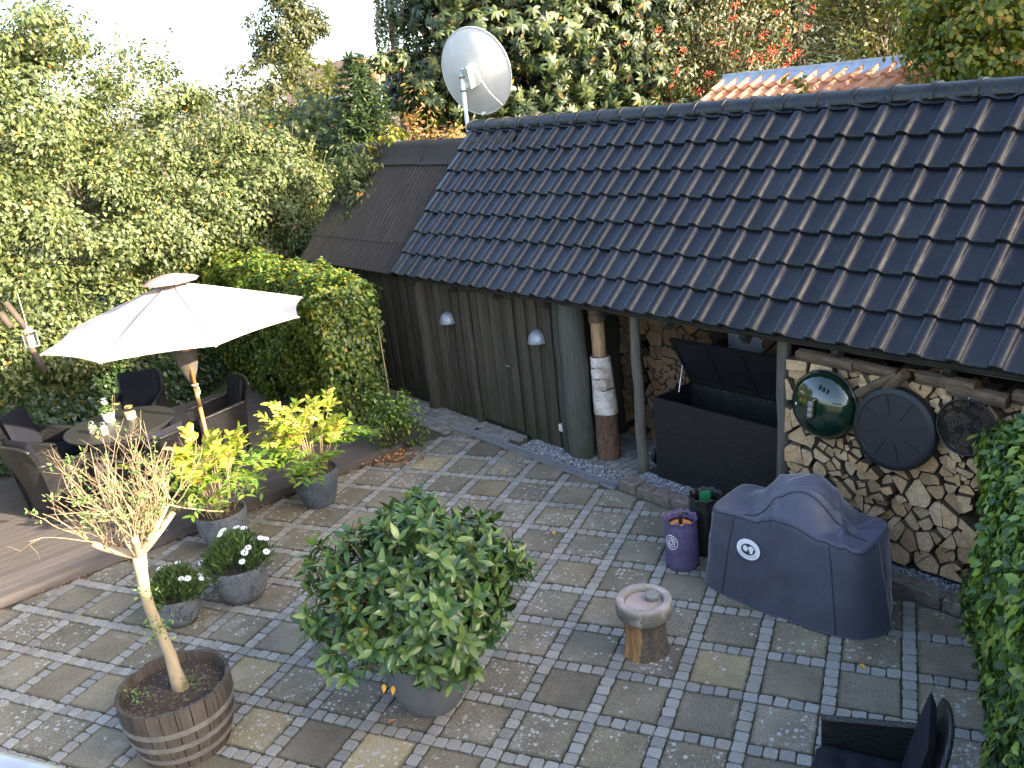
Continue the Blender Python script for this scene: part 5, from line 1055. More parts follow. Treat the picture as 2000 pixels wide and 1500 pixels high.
def limbs(m, base, top, targets, r0, n=8, sag=.0):
    m.tube(np.linspace(base, top, 6) + np.c_[rng.normal(0, r0 * .25, (6, 2)), np.zeros(6)] * np.array([[0], [1], [1], [1], [1], [0.3]]), np.linspace(r0, r0 * .6, 6), 9)
    for t_ in targets:
        f = rng.uniform(.45, 1); a = base + (top - base) * f; mid = (a + t_) / 2 + np.array([0, 0, .12 * np.linalg.norm(t_ - a)]) + rng.normal(0, .05, 3); q = np.linspace(0, 1, 6)[:, None]; c = (1 - q) ** 2 * a + 2 * q * (1 - q) * mid + q ** 2 * t_; m.tube(c, np.linspace(r0 * .4, r0 * .07, 6), 5)
def tree(name, label, cat, base, ell, tpl, nclump, per, size, mat, trunk_r=.12, trunk_top=None, crad=(.25, .4), bark_='trunk', group=None, inner=.5, nl=14, up=.35, singles=0, flat=.8):
    base = np.array(base, float); t = thing(name, label, cat, base, 0, group); ell = np.array(ell, float); E2 = ell.copy(); E2[:, :3] -= base
    c, ctr = shell_points(E2, nclump, inner); r = rng.uniform(*crad, len(c)); p, R_, s_ = clumps(c, r, per, size, ctr, up, flat)
    m = MB(); top = E2[:, :3].mean(0) if trunk_top is None else np.array([0, 0, trunk_top]) + E2[:, :3].mean(0) * np.array([.5, .5, 0]); limbs(m, np.zeros(3), top, c[rng.choice(len(c), min(nl, len(c)), replace=False)], trunk_r); m.obj('trunk', MT[bark_], t, smooth=True)
    o = link('crown', cloud_mesh('crown', *tpl, p, R_, s_, MT[mat]), t); stuff(o); return t
# ---- the tall maple hedge on the left: one shrub beside the next
mh = [(-10.9, -2.6, 5.2, 1.25), (-10.8, -1.1, 5.5, 1.2), (-11.0, .4, 5.6, 1.3), (-10.9, 1.9, 5.7, 1.3), (-10.9, 3.4, 5.85, 1.3), (-10.8, 4.9, 5.85, 1.3), (-10.4, 6.4, 5.2, 1.25), (-9.9, 7.7, 3.9, 1.15), (-9.3, 8.9, 3.2, 1.0)]
words = ['standing past the deck corner', 'behind the lantern branch', 'behind the hanging lantern', 'behind the armchair backed on ivy', 'rising behind the round table', 'rising behind the parasol top', 'behind the beech hedge', 'beside the corrugated shed roof', 'overhanging the corrugated shed eave']
for k, (x, y, h, r) in enumerate(mh):
    E_ = [(x, y, h * .78, r, r * 1.05, h * .24), (x + .15, y, h * .52, r * 1.15, r * 1.1, h * .28), (x + .25, y, h * .25, r * .95, r * 1.1, h * .24), (x + .1, y + .4, h * .93, r * .6, r * .6, h * .14)]
    for q in range(9): zb = rng.uniform(.15, .95) * h; rb_ = rng.uniform(.40, .75); E_.append((x + r * rng.uniform(.55, .95) * (1 - .25 * (zb / h) ** 3), y + rng.uniform(-.8, .8), zb, rb_, rb_, rb_ * .8))
    t = tree('maple_shrub', 'tall field maple shrub ' + words[k], 'shrub', (x - .1, y, -.05), E_, MAPLE3, 175, 160, .074, 'f_maple', .06, h * .75, (.26, .58), 'trunk', 'field maples along the deck', .55, 20, flat=.62)
    # long shoots standing out of the top
    m = MB(); P_, N_ = [], []
    for q in range(16):
        a = np.array([rng.normal(.1, r * .5), rng.normal(0, r * .6), h * rng.uniform(.86, .98)]); L = rng.uniform(.45, 1.1); d = unit(np.array([rng.normal(.1, .25), rng.normal(0, .25), 1.0])); pts = np.array([a + d * L * f + np.array([.06 * f * f, 0, 0]) for f in np.linspace(0, 1, 5)]); m.tube(pts, np.linspace(.008, .003, 5), 4)
        for f in np.linspace(.15, 1, 15): P_.append(a + d * L * f + rng.normal(0, .05, 3)); N_.append(rng.normal(size=3) * .7 + np.array([.3, 0, .6]))
    stuff(m.obj('shoot', MT['twig'], t)); P_, N_ = np.array(P_), np.array(N_); stuff(link('shoot_leaf', cloud_mesh('shoot_leaf', *MAPLE, P_, frames(N_), rng.uniform(.05, .09, len(P_)), MT['f_maple']), t))
# slanting bare stems in the hedge near the lantern
for k, (a, b, r, lb) in enumerate((((10, 590), (70, 668), .05, 'thick bare slanting stem in the hedge above the lantern'), ((48, 660), (88, 725), .055, 'thick bare stem behind the hanging lantern'), ((0, 612), (22, 640), .06, 'short thick bare stem at the shaded hedge foot'))):
    pa, pb = np.array(ray_at(*a, 12.35)), np.array(ray_at(*b, 12.3)); o = MB().tube([np.zeros(3), (pb - pa) * .5 + np.array([0, 0, .02]), pb - pa], [r * .8, r * .76, r * .7], 10).obj('bare_stem', MT['trunk'], None, smooth=True); o.location = pa; tag(o, lb, 'stem')
# ---- ivy bank behind the deck
n = 11000; y = rng.uniform(-3.2, 6.0, n); f = rng.random(n); x = -9.15 - 1.3 * f - .15 * np.sin(y * 2.1); z = .02 + .95 * f ** .8 + .12 * np.sin(y * 3.3 + x * 2) + rng.uniform(0, .16, n)
iv = thing('ivy_bank', 'dense dark green ivy covering the bank behind the dining table', 'ivy', (-9.6, 1.5, -.04)); P = np.c_[x, y, z] - np.array([-9.6, 1.5, -.04]); N = np.c_[np.full(n, .75), rng.normal(0, .3, n), np.full(n, .65)] + rng.normal(0, .35, (n, 3))
stuff(link('ivy_leaf_mass', cloud_mesh('ivy_leaf_mass', *IVY, P, frames(N, X=np.tile([.4, 0, -1.], (n, 1)) + rng.normal(0, .4, (n, 3))), rng.uniform(.06, .12, n), MT['f_ivy']), iv))
m = MB(); Pg = np.zeros((8, 40, 3)); yy = np.linspace(-3.4, 6.2, 40)
for i in range(8): f = i / 7; Pg[i, :, 0] = -9.2 - 1.6 * f - .15 * np.sin(yy * 2.1) + 9.6; Pg[i, :, 1] = yy - 1.5; Pg[i, :, 2] = .0 + 1.0 * f ** .8 + .1 * np.sin(yy * 3.3 + f)
m.grid(Pg[::-1]); m.obj('earth_bank', MT['joint'], iv, smooth=True)
# ---- clipped hedges: leaves over a box outline
def hedge(name, label, org, ang, L, T, H, tpl, size, dens, mat, singles=0, bulge=.06, faces=('front', 'top', 'end0', 'end1', 'back'), round_=.22, core=.16):
    t = thing(name, label, 'hedge', org, ang); P, N = [], []
    def wave(a, b): return bulge * (np.sin(a * 3.1 + 1) * np.sin(b * 4.3 + .5) + .6 * np.sin(a * 7.7 + b * 5.1))
    for fc in faces:
        A = {'front': L * H, 'back': L * H, 'top': L * T, 'end0': T * H, 'end1': T * H}[fc]; n = int(A * dens * (.4 if fc == 'back' else 1)); a, b = rng.random(n), rng.random(n); dp = np.abs(rng.normal(0, .075, n)) - .03
        if fc in ('front', 'back'):
            w = wave(a * L, b * H); p = np.c_[a * L, (dp - w) if fc == 'front' else (T - dp + w), b * H]; nn = np.tile([0, -1. if fc == 'front' else 1., .25], (n, 1))
        elif fc == 'top': w = wave(a * L, b * T + 3); p = np.c_[a * L, b * T, H - dp + w]; nn = np.tile([0, 0, 1.], (n, 1))
        else:
            w = wave(a * T + 5, b * H); p = np.c_[(dp - w) if fc == 'end0' else (L - dp + w), a * T, b * H]; nn = np.tile([-1. if fc == 'end0' else 1., 0, .25], (n, 1))
        P.append(p); N.append(nn)
    P, N = np.concatenate(P), np.concatenate(N)
    # round the top edges
    for ax, lim in ((1, T), (0, L)):
        e0 = np.clip((round_ - P[:, ax]) / round_, 0, 1.2); e1 = np.clip((P[:, ax] - lim + round_) / round_, 0, 1.2); hz_ = np.clip((P[:, 2] - H + round_) / round_, 0, 1); e = np.maximum(e0, e1); P[:, 2] -= round_ * .45 * (e * hz_) ** 1.5; P[:, ax] += np.where(e0 > e1, 1, -1) * round_ * .30 * (e * hz_) ** 1.5
    n = len(P); N = unit(N + rng.normal(0, .42, (n, 3)) + np.array([0, 0, .2])); R_ = frames(N, X=rng.normal(0, .6, (n, 3)) + np.array([0, 0, -.6])); sc_ = rng.uniform(.65, 1.3, n) * size
    M_ = np.array(Matrix.Rotation(ang, 3, 'Z')); wp = P @ M_.T + np.array(org); q = (wp - CAM) @ CR.T; uu, vv = q[:, 0] / q[:, 2], q[:, 1] / q[:, 2]; rank = np.where((np.abs(uu) < .585) & (np.abs(vv) < .44) & (q[:, 2] > 0), np.linalg.norm(wp - CAM, axis=1), 1e5)
    leaves('leaf', *tpl, P, R_, sc_, MT[mat], t, singles, rank)
    m = MB()
    for k in range(int(L * T * 26)):
        a = np.array([rng.uniform(.1, L - .1), rng.uniform(.12, T - .12), 0]); m.tube([a, a + np.array([rng.normal(0, .08), rng.normal(0, .06), H * .5]), a + np.array([rng.normal(0, .16), rng.normal(0, .10), H * rng.uniform(.8, .95)])], [.016, .011, .004], 5)
    m.obj('stem', MT['trunk'], t)
    n = int(L * H * T * 420); p = np.c_[rng.uniform(.1, L - .1, n), rng.uniform(.1, T - .1, n), rng.uniform(.1, H - .1, n)]; stuff(link('inner_foliage', cloud_mesh('inner_foliage', *LEAF2, p, frames(rng.normal(size=(n, 3))), rng.uniform(.06, .11, n), MT[mat]), t)); return t
bh_a = math.atan2(.50, -.87); hedge('beech_hedge', 'clipped beech hedge with glowing yellow green top between deck and shed', (-4.62, 3.72, 0), bh_a + PI, 0.01 + 0, .01, .01, LEAF2, .01, 1, 'f_beech') if False else None
hd_dir = np.array([-.87, .50, 0]); org = np.array([-5.42, 3.80, 0]) + hd_dir * 4.6
hedge('beech_hedge', 'clipped beech hedge with glowing yellow green top between deck and shed', org, math.atan2(-.50, .87), 4.6, .85, 2.08, LEAF2, .066, 1500, 'f_beech', 300, .11)
hedge('leafy_hedge', 'clipped bright green leafy hedge beside the lone armchair', (1.95, 1.40, 0), -PI / 2, 4.6, 1.1, 1.76, LEAF2, .075, 1700, 'f_hedge', 300, .05, ('front', 'top', 'end0', 'end1'), .34)
# young shrub at the foot of the beech hedge, leaf litter
t = thing('young_shrub', 'low sprawling green shrub at the foot of the beech hedge', 'shrub', (-4.42, 3.55, 0)); n = 1500; c = np.array([[rng.normal(0, .16), rng.normal(0, .14), rng.uniform(.08, .75)] for _ in range(60)]); c[:, 0] += .10 * (c[:, 2] - .3) ; p, R_, s_ = clumps(c, np.full(60, .13), 26, .05); leaves('leaf', *LEAF2, p, R_, s_, MT['f_hedge'], t, 150); m = MB()
for q in c[:26]: m.tube([np.zeros(3), q * np.array([.6, .6, .5]), q], [.008, .006, .003], 5)
m.obj('stem', MT['trunk'], t)
n = 420; P = np.c_[rng.normal(-4.45, .22, n), rng.normal(3.3, .14, n), rng.uniform(.004, .04, n)]; o = stuff(link('leaf_litter', cloud_mesh('leaf_litter', *LEAF2, P, frames(rng.normal(0, .4, (n, 3)) + np.array([0, 0, 1])), rng.uniform(.03, .07, n), MT['litter'])))
n = 160; f = rng.random(n); P = np.c_[DA[0] + (DB - DA)[0] * f, DA[1] + (DB - DA)[1] * f, rng.uniform(.002, .015, n)]; P[:, :2] -= DN * np.abs(rng.normal(.02, .03, n))[:, None]; stuff(link('leaf_litter', cloud_mesh('leaf_litter', *LEAF2, P, frames(rng.normal(0, .4, (n, 3)) + np.array([0, 0, 1])), rng.uniform(.02, .045, n), MT['litter'])))
fl = [(1113, 960, 'fallen tan leaf on the dark slabs below the drain'), (985, 922, 'fallen yellow leaf on setts near the drain'), (927, 968, 'fallen tan leaf lying across setts beside a dark slab'), (1082, 1044, 'fallen orange twig leaf behind the rhododendron'), (1688, 1307, 'fallen bright yellow leaf on setts in front of the grill cover'), (715, 990, 'fallen long tan leaf on setts near the rhododendron'), (755, 1412, 'fallen tan leaf beside the rhododendron pot'), (1180, 1088, 'small fallen brown leaf near the purple bag'), (595, 1098, 'small fallen red leaf beside the daisy pot'), (560, 1078, 'small fallen brown leaf beside the daisies'), (130, 1115, 'small fallen leaf on the sunlit deck')]
for k, (u, v, lb) in enumerate(fl):
    z = .105 if v == 1115 and u == 130 else .006; p = at(u, v, z); m = MB(); m.add(LEAF[0] * np.array([1, 1, 1]), LEAF[1].tolist()); o = m.obj('fallen_leaf', MT['leaf_yellow'] if 'yellow' in lb or 'orange' in lb else MT['litter']); o.location = p; o.rotation_euler = (.05, .1, rng.uniform(0, 6)); o.scale = (.075 if k < 7 else .045,) * 3; tag(o, lb, 'leaf')
# ------------------------------------------------------------------ potted plants
def pot(parent, r, h, mat, soil=.86, lip=.012):
    pr = [(r * .52, 0), (r * .62, .006), (r * .80, h * .25), (r * .93, h * .55), (r * .985, h * .85), (r, h - .012), (r * .995, h), (r - lip * 1.2, h), (r - lip * 2, h - .02), (r * .88, h * .8)]
    o = MB().lathe(pr, 48, cap0=True, wob=.004).obj('pot', MT[mat], parent, auto=50); MB().lathe([(r * .92, h * soil), (r * .5, h * soil + .01), (.001, h * soil + .014)], 24).obj('soil', MT['soil'], parent, smooth=True); return o
# rhododendron
rh = thing('potted_rhododendron', 'large round rhododendron bush in a plain grey pot', 'potted plant', (-1.66, -.62, 0)); pot(rh, .33, .46, 'pot_plain')
C_ = np.array([.02, .03, .93]); k = 500; d = []; 
for i in range(k):
    ph = math.acos(1 - 1.88 * (i + .5) / k); th = i * 2.399963; d.append((math.sin(ph) * math.cos(th), math.sin(ph) * math.sin(th), math.cos(ph)))
d = np.array(d) + rng.normal(0, .09, (k, 3)); d = unit(d); rad = np.array([.66, .66, .50]) * (1 + .12 * np.sin(d[:, :1] * 5 + d[:, 1:2] * 4 + 1) + .10 * np.sin(d[:, 1:2] * 6 - d[:, 2:] * 5) + .06 * np.sin(d[:, :1] * 11 + d[:, 2:] * 9) + rng.normal(0, .05, (k, 1))) * np.where(rng.random((k, 1)) < .32, .74, 1.0); tip = C_ + d * rad
ax = unit(d * np.array([1, 1, .7]) + np.array([0, 0, .45]) + rng.normal(0, .15, (k, 3))); P, N, Y, S_ = [], [], [], []
m = MB()
for i in range(k):
    nl = int(rng.integers(8, 12)); u = unit(np.cross(ax[i], rng.normal(size=3))); w = np.cross(ax[i], u); ph0 = rng.random() * 6
    for j_ in range(nl):
        a = ph0 + j_ * 2.4; el = rng.uniform(-.15, .55) if j_ > 2 else rng.uniform(.7, 1.1); dr = (u * math.cos(a) + w * math.sin(a)) * math.cos(el) + ax[i] * math.sin(el); P.append(tip[i] - ax[i] * .012 * j_ * .4); Y.append(dr); N.append(ax[i] * math.cos(el) - (u * math.cos(a) + w * math.sin(a)) * math.sin(el) + rng.normal(0, .1, 3)); S_.append(rng.uniform(.085, .130))
    if i % 2 == 0: b = C_ * np.array([1, 1, .55]) + np.array([rng.normal(0, .06), rng.normal(0, .06), -.05]); m.tube([b, (b + tip[i]) / 2 + rng.normal(0, .03, 3), tip[i]], [.012, .008, .004], 5)
m.obj('branch', MT['twig'], rh); leaves('leaf', *RHOD, np.array(P), frames(np.array(N), X=np.array(Y)), np.array(S_), MT['f_rhod'], rh, 300)
bi = rng.choice(k, 60, replace=False); P2 = np.repeat(tip[bi], 3, 0); N2 = np.repeat(ax[bi], 3, 0) + rng.normal(0, .3, (180, 3)); X2 = np.repeat(ax[bi], 3, 0) + rng.normal(0, .25, (180, 3)); stuff(link('bud_leaves', cloud_mesh('bud_leaves', *RHOD, P2, frames(np.cross(X2, rng.normal(size=(180, 3))), X=X2), rng.uniform(.04, .08, 180), MT['f_bud']), rh))
for u, v in ((805, 1325), (790, 1320)): 
    p = np.array([.04 if u > 800 else -.03, -.50, .50]); o = MB().add(RHOD[0], RHOD[1].tolist()).obj('withered_leaf', MT['leaf_yellow'], rh); o.location = p; o.rotation_euler = (-1.4, .2, .3); o.scale = (.075,) * 3
# nandina-like plants
def fronds(name, label, loc, r, h, mat, H, seed, group):
    rg = np.random.default_rng(seed); t = thing(name, label, 'potted plant', loc, 0, group); pot(t, r, h, mat, .92); P, N, Y, S_ = [], [], [], []; Pl, Nl, Yl, Sl = [], [], [], []; m = MB(); z0 = h * .92
    for i in range(40):
        a = rg.random() * 2 * PI; q = rg.random() ** .6; b = np.array([math.cos(a) * r * .62 * q, math.sin(a) * r * .62 * q, z0]); hh = H * rg.uniform(.35, .85); spread = rg.uniform(.05, .55) * (.5 + q); top = b + np.array([math.cos(a) * spread * .55, math.sin(a) * spread * .55, hh]); mid = (b + top) / 2 + np.array([0, 0, hh * .12]); qq = np.linspace(0, 1, 6)[:, None]; st = (1 - qq) ** 2 * b + 2 * qq * (1 - qq) * mid + qq ** 2 * top; m.tube(st, np.linspace(.005, .003, 6), 5)
        low = hh < H * .55
        for fr_ in range(2 if not low else 4):
            th = a + rg.normal(0, .9); el = rg.uniform(.45, 1.35) if not low else rg.uniform(-.1, .7); L = rg.uniform(.18, .34); dr = np.array([math.cos(th) * math.cos(el), math.sin(th) * math.cos(el), math.sin(el)]); side = unit(np.cross(dr, [0, 0, 1.0])); upv = np.cross(side, dr); st0 = st[int(rg.integers(3, 6))]; rc = np.array([st0 + dr * L * f - np.array([0, 0, .10 * L * f * f * 3]) for f in np.linspace(0, 1, 6)]); m.tube(rc, .0022, 4)
            for k_, f in enumerate(np.linspace(.18, 1, 7)):
                pt = st0 + dr * L * f - np.array([0, 0, .30 * L * f * f])
                for sg in (-1, 1):
                    y = unit(side * sg + dr * .7 + rg.normal(0, .12, 3)); nn = upv + rg.normal(0, .25, 3); (Pl if low else P).append(pt); (Nl if low else N).append(nn); (Yl if low else Y).append(y); (Sl if low else S_).append(rg.uniform(.075, .125))
    m.obj('stem', MT['pale_twig'], t); leaves('leaflet', *SLIM, np.array(P), frames(np.array(N), X=np.array(Y)), np.array(S_), MT['f_nandina'], t, 150); leaves('leaflet', *SLIM, np.array(Pl), frames(np.array(Nl), X=np.array(Yl)), np.array(Sl), MT['f_nandina_low'], t, 100, rest='lower_foliage')
fronds('potted_nandina', 'yellowing feathery shrub in a dark blue glazed pot beside the deck end', (-4.50, 2.02, 0), .252, .42, 'pot_dark', .80, 11, 'yellowing feathery shrubs in glazed pots')
fronds('potted_nandina', 'yellow green feathery shrub in a grey crackled pot behind the daisies', (-4.93, .98, 0), .26, .40, 'pot', .92, 12, 'yellowing feathery shrubs in glazed pots')
# white daisies
def daisies(name, label, loc, r, h, H, nfl, seed, group):
    rg = np.random.default_rng(seed); t = thing(name, label, 'potted plant', loc, 0, group); pot(t, r, h, 'pot', .88); R_ = r * 1.12; n = 3000; d = unit(rg.normal(size=(n, 3))); d[:, 2] = np.abs(d[:, 2]) - .12; q = rg.uniform(.55, 1.05, n) * (1 + .12 * np.sin(d[:, 0] * 7) * np.sin(d[:, 1] * 6)); p = d * q[:, None] * np.array([R_, R_, H]) + np.array([0, 0, h * .95]); p = p[(p[:, 2] > h * .86)]; n = len(p)
    sl = (np.linalg.norm(p[:, :2] - np.array([r * .55, -r * .8]), axis=1) > r * .42) | (p[:, 2] > h + H * .4); p = p[sl]; n = len(p)
    X = unit(p - np.array([0, 0, h * .6])) + rg.normal(0, .5, (n, 3)) + np.array([0, 0, .4]); stuff(link('foliage', cloud_mesh('foliage', *NEEDLE, p, frames(np.cross(X, rg.normal(size=(n, 3))), X=X), rg.uniform(.045, .085, n), MT['f_daisy']), t)); m = MB()
    for i in range(120): a = p[rg.integers(n)]; m.tube([np.array([a[0] * .3, a[1] * .3, h * .85]), a], .003, 4)
    m.obj('stem', MT['f_daisy'], t); fm = MB(); na = 12
    for i in range(na): a = i * 2 * PI / na; c_, s_ = math.cos(a), math.sin(a); w = .24; v = np.array([(.15, -.06, .02), (.75, -w * .55, .08), (1, 0, .02), (.75, w * .55, .08), (.15, .06, .02)]); fm.add(np.c_[v[:, 0] * c_ - v[:, 1] * s_, v[:, 0] * s_ + v[:, 1] * c_, v[:, 2]], [(0, 1, 2, 3, 4)])
    fm.lathe([(.2, .03), (.18, .08), (.02, .10)], 10, m=1); fme = fm.mesh('flower', [MT['white'], MT['ink']])
    for i in range(nfl):
        a = rg.random() * 2 * PI; e = rg.uniform(.15, 1.3); dd = np.array([math.cos(a) * math.cos(e), math.sin(a) * math.cos(e), math.sin(e)]); o = link('flower', fme, t, dd * np.array([R_, R_, H]) * 1.08 + np.array([0, 0, h * .97])); o.rotation_mode = 'QUATERNION'; o.rotation_quaternion = Vector(dd * .6 + np.array([.1, -.3, .8])).to_track_quat('Z', 'Y'); s_ = rg.uniform(.028, .038); o.scale = (s_,) * 3
daisies('potted_daisies', 'white daisies mounding over a large crackled grey pot', (-4.06, .20, 0), .265, .36, .30, 15, 21, 'white daisies in crackled grey pots'); daisies('potted_daisies', 'white daisies in a smaller crackled pot behind the pale tree trunk', (-4.36, -.28, 0), .20, .28, .26, 13, 22, 'white daisies in crackled grey pots')
# ---- small pale tree in a half barrel
bt = thing('barrel_tree', 'small pale twiggy willow growing in a hooped oak half barrel', 'potted tree', (-3.17, -1.50, 0)); brl = MB().lathe([(.29, .01), (.29, .012), (.001, .012)], 24).obj('barrel', MT['stave'], bt); ns = 24; BHt = .50
def br(z): f = z / BHt; return .285 + .085 * f - .02 * (f - .55) ** 2 + .022 * math.sin(PI * f)
for k in range(ns):
    a0, a1 = (k + .03) * 2 * PI / ns, (k + .97) * 2 * PI / ns; zs_ = np.linspace(0, BHt + rng.normal(0, .004), 7); P = np.zeros((7, 4, 3))
    for i, z in enumerate(zs_):
        r_ = br(z) * (1 + rng.normal(0, .001)); P[i, :, 0] = np.cos(np.linspace(a0, a1, 4)) * r_; P[i, :, 1] = np.sin(np.linspace(a0, a1, 4)) * r_; P[i, :, 2] = z
    MB().shell(P, .028).obj('stave', MT['stave'], brl)
for z in (.10, .22, .335):
    P = np.zeros((2, 49, 3)); t = np.linspace(0, 2 * PI, 49)
    for i, dz_ in enumerate((-.021, .021)): r_ = br(z + dz_) + .017; P[i, :, 0] = np.cos(t) * r_; P[i, :, 1] = np.sin(t) * r_; P[i, :, 2] = z + dz_
    MB().shell(P, .004).obj('hoop', MT['hoop'], brl, auto=40)
MB().lathe([(.355, .415), (.25, .42), (.12, .432), (.001, .44)], 32).obj('soil', MT['soil'], bt, smooth=True)
tb_ = np.array([-.02, .03, .43]); cr = np.array(at(270, 1083, 1.50)) - np.array(bt.location); q = np.linspace(0, 1, 9)[:, None]; tp = tb_ * (1 - q) + cr * q + np.c_[.02 * np.sin(q * 7), .015 * np.sin(q * 5 + 1), np.zeros(9)]; tp[0] = tb_ + np.array([.05, 0, -.03])
m = MB().tube(tp, [.062, .045, .040, .037, .036, .036, .037, .040, .046], 14); heads = []
def wpx(u, v, dd=0.0): return np.array(ray_at(u, v, np.hypot(*(np.array(bt.location)[:2] + cr[:2] - CAM[:2])) + dd)) - np.array(bt.location)
for (u, v), dd, r_ in (((180, 1062), .05, .030), ((235, 1035), .15, .028), ((300, 1040), -.1, .030), ((325, 985), .0, .026), ((262, 1050), -.2, .026), ((340, 1000), .12, .02)):
    e = wpx(u, v, dd); mid = (cr + e) / 2 + np.array([0, 0, -.02]); qq = np.linspace(0, 1, 6)[:, None]; m.tube((1 - qq) ** 2 * cr + 2 * qq * (1 - qq) * mid + qq ** 2 * e, np.linspace(.036, r_ * .8, 6), 9); heads.append(e)
m.obj('trunk', MT['pale_trunk'], bt, smooth=True); m = MB(); tips = []
def twig(a, d, L, r, lvl):
    n = 6; pts = [np.array(a)]; dd = unit(d)
    for i in range(n): dd = unit(dd + rng.normal(0, .13, 3) + np.array([0, 0, .03])); pts.append(pts[-1] + dd * L / n)
    m.tube(pts, np.linspace(r, r * .35, n + 1), 5 if lvl else 6); tips.append((pts, lvl))
    if lvl < 2:
        for i in range(2, n): 
            if rng.random() < (.50 if lvl == 0 else .25): twig(pts[i], dd + rng.normal(0, .65, 3), L * rng.uniform(.3, .6), r * .5, lvl + 1)
for hd_ in heads:
    for i in range(14): d = unit(np.array([rng.normal(0, .33), rng.normal(0, .33), 1.0]) + (hd_ - cr) * np.array([.6, .6, 0])); f_ = rng.uniform(.35, 1.0); twig(cr + (hd_ - cr) * f_ + rng.normal(0, .02, 3), d, rng.uniform(.38, .70) * (.6 if i > 9 else 1), .0044, 0)
for u, v in ((100, 960), (90, 1020), (370, 990), (80, 985)): e = wpx(u, v); twig(heads[0] if u < 200 else heads[3], e - (heads[0] if u < 200 else heads[3]), .38, .007, 1)
m.obj('twigs', MT['pale_twig'], bt, smooth=True); P, N = [], []
for pts, lvl in tips:
    if rng.random() < .16:
        for p_ in pts[2:]:
            for _ in range(3): P.append(p_ + rng.normal(0, .012, 3)); N.append(rng.normal(size=3) + np.array([0, 0, .5]))
for c_, k, s_ in ((tp[4] + np.array([.04, -.02, .0]), 110, .05), (tp[0] + np.array([.05, .03, .06]), 60, .04), (tp[6] + np.array([.04, -.02, 0]), 24, .035), (tb_ + np.array([-.18, -.17, .02]), 40, .035)):
    for _ in range(k): P.append(c_ + rng.normal(0, s_, 3) * np.array([1, 1, 1.1])); N.append(rng.normal(size=3) + np.array([0, 0, .4]))
P, N = np.array(P), np.array(N); leaves('leaf', *LEAF, P, frames(N), rng.uniform(.020, .036, len(P)), MT['f_willow'], bt, 120, rest='sprouts')
# ------------------------------------------------------------------ trees and houses beyond
def base_of(u, v, dist): p = ray_at(u, v, dist); return np.array([p[0], p[1], -.05])
def el_at(u, v, dist, rx, rz, ry=None): p = ray_at(u, v, dist); return (p[0], p[1], p[2], rx, ry or rx, rz)
# horse chestnut behind the shed
tree('chestnut_tree', 'big horse chestnut with drooping fingered leaves behind the satellite dish', 'tree', base_of(1040, 200, 20.5), [el_at(1010, 110, 19.1, 2.1, 1.9), el_at(905, 60, 19.7, 1.4, 1.6), el_at(1160, 90, 19.5, 1.9, 1.9), el_at(1040, -60, 20.3, 2.9, 2.0), el_at(1220, 150, 19.0, 1.1, 1.1), el_at(870, 180, 19.0, 1.15, .9), el_at(1080, 200, 19.5, 1.8, .9), el_at(1210, -80, 20.5, 2.2, 1.7), el_at(950, -140, 20.5, 1.9, 1.7)], PALM, 950, 15, .18, 'f_chest', .25, 7, (.35, .6), 'trunk', None, .62, 24, .2)
t = thing('chestnut_bough', 'hanging chestnut bough reaching out over the fir', 'branch', ray_at(830, 110, 18.6)); e = np.array(ray_at(705, 115, 18.2)) - np.array(t.location); m = MB().tube([np.zeros(3), e * .5 + np.array([0, 0, .12]), e], [.03, .02, .008], 6); m.obj('limb', MT['trunk'], t)
c = np.array([e * f + np.array([0, 0, -.05]) for f in np.linspace(.15, 1.0, 9)]); p, R_, s_ = clumps(c, np.full(9, .24), 6, .26); leaves('leaf', *PALM, p, R_, s_ * .8, MT['f_chest'], t, 40)
# rowan with red berries
rw = tree('rowan_tree', 'rowan tree with clusters of red berries beside the red tiled roof', 'tree', base_of(1400, 200, 20), [el_at(1340, 60, 19, 1.5, 1.5), el_at(1440, 40, 19.5, 1.5, 1.6), el_at(1390, -80, 19.5, 1.8, 1.5), el_at(1300, 130, 18.5, 1.0, .9), el_at(1440, 140, 19, 1.0, .8)], LEAF, 330, 40, .085, 'f_rowan', .10, 5, (.25, .45), 'twig', None, .3, 40)
P = []; cc, _ = shell_points([(a - rw.location[0], b - rw.location[1], c_ - rw.location[2], d_, e_, f_) for a, b, c_, d_, e_, f_ in [el_at(1340, 60, 19, 1.55, 1.55), el_at(1440, 40, 19.5, 1.55, 1.65), el_at(1440, 140, 19, 1.05, .85), el_at(1390, -60, 19.5, 1.8, 1.5)]], 130, .85)
for c_ in cc: P.append(c_ + rng.normal(0, .045, (14, 3)))
P = np.concatenate(P); ov = np.array([(1, 0, 0), (-1, 0, 0), (0, 1, 0), (0, -1, 0), (0, 0, 1), (0, 0, -1)]); of = np.array([(0, 2, 4), (2, 1, 4), (1, 3, 4), (3, 0, 4), (2, 0, 5), (1, 2, 5), (3, 1, 5), (0, 3, 5)]); stuff(link('berries', cloud_mesh('berries', ov, of, P, frames(rng.normal(size=(len(P), 3))), rng.uniform(.012, .02, len(P)), MT['berry']), rw))
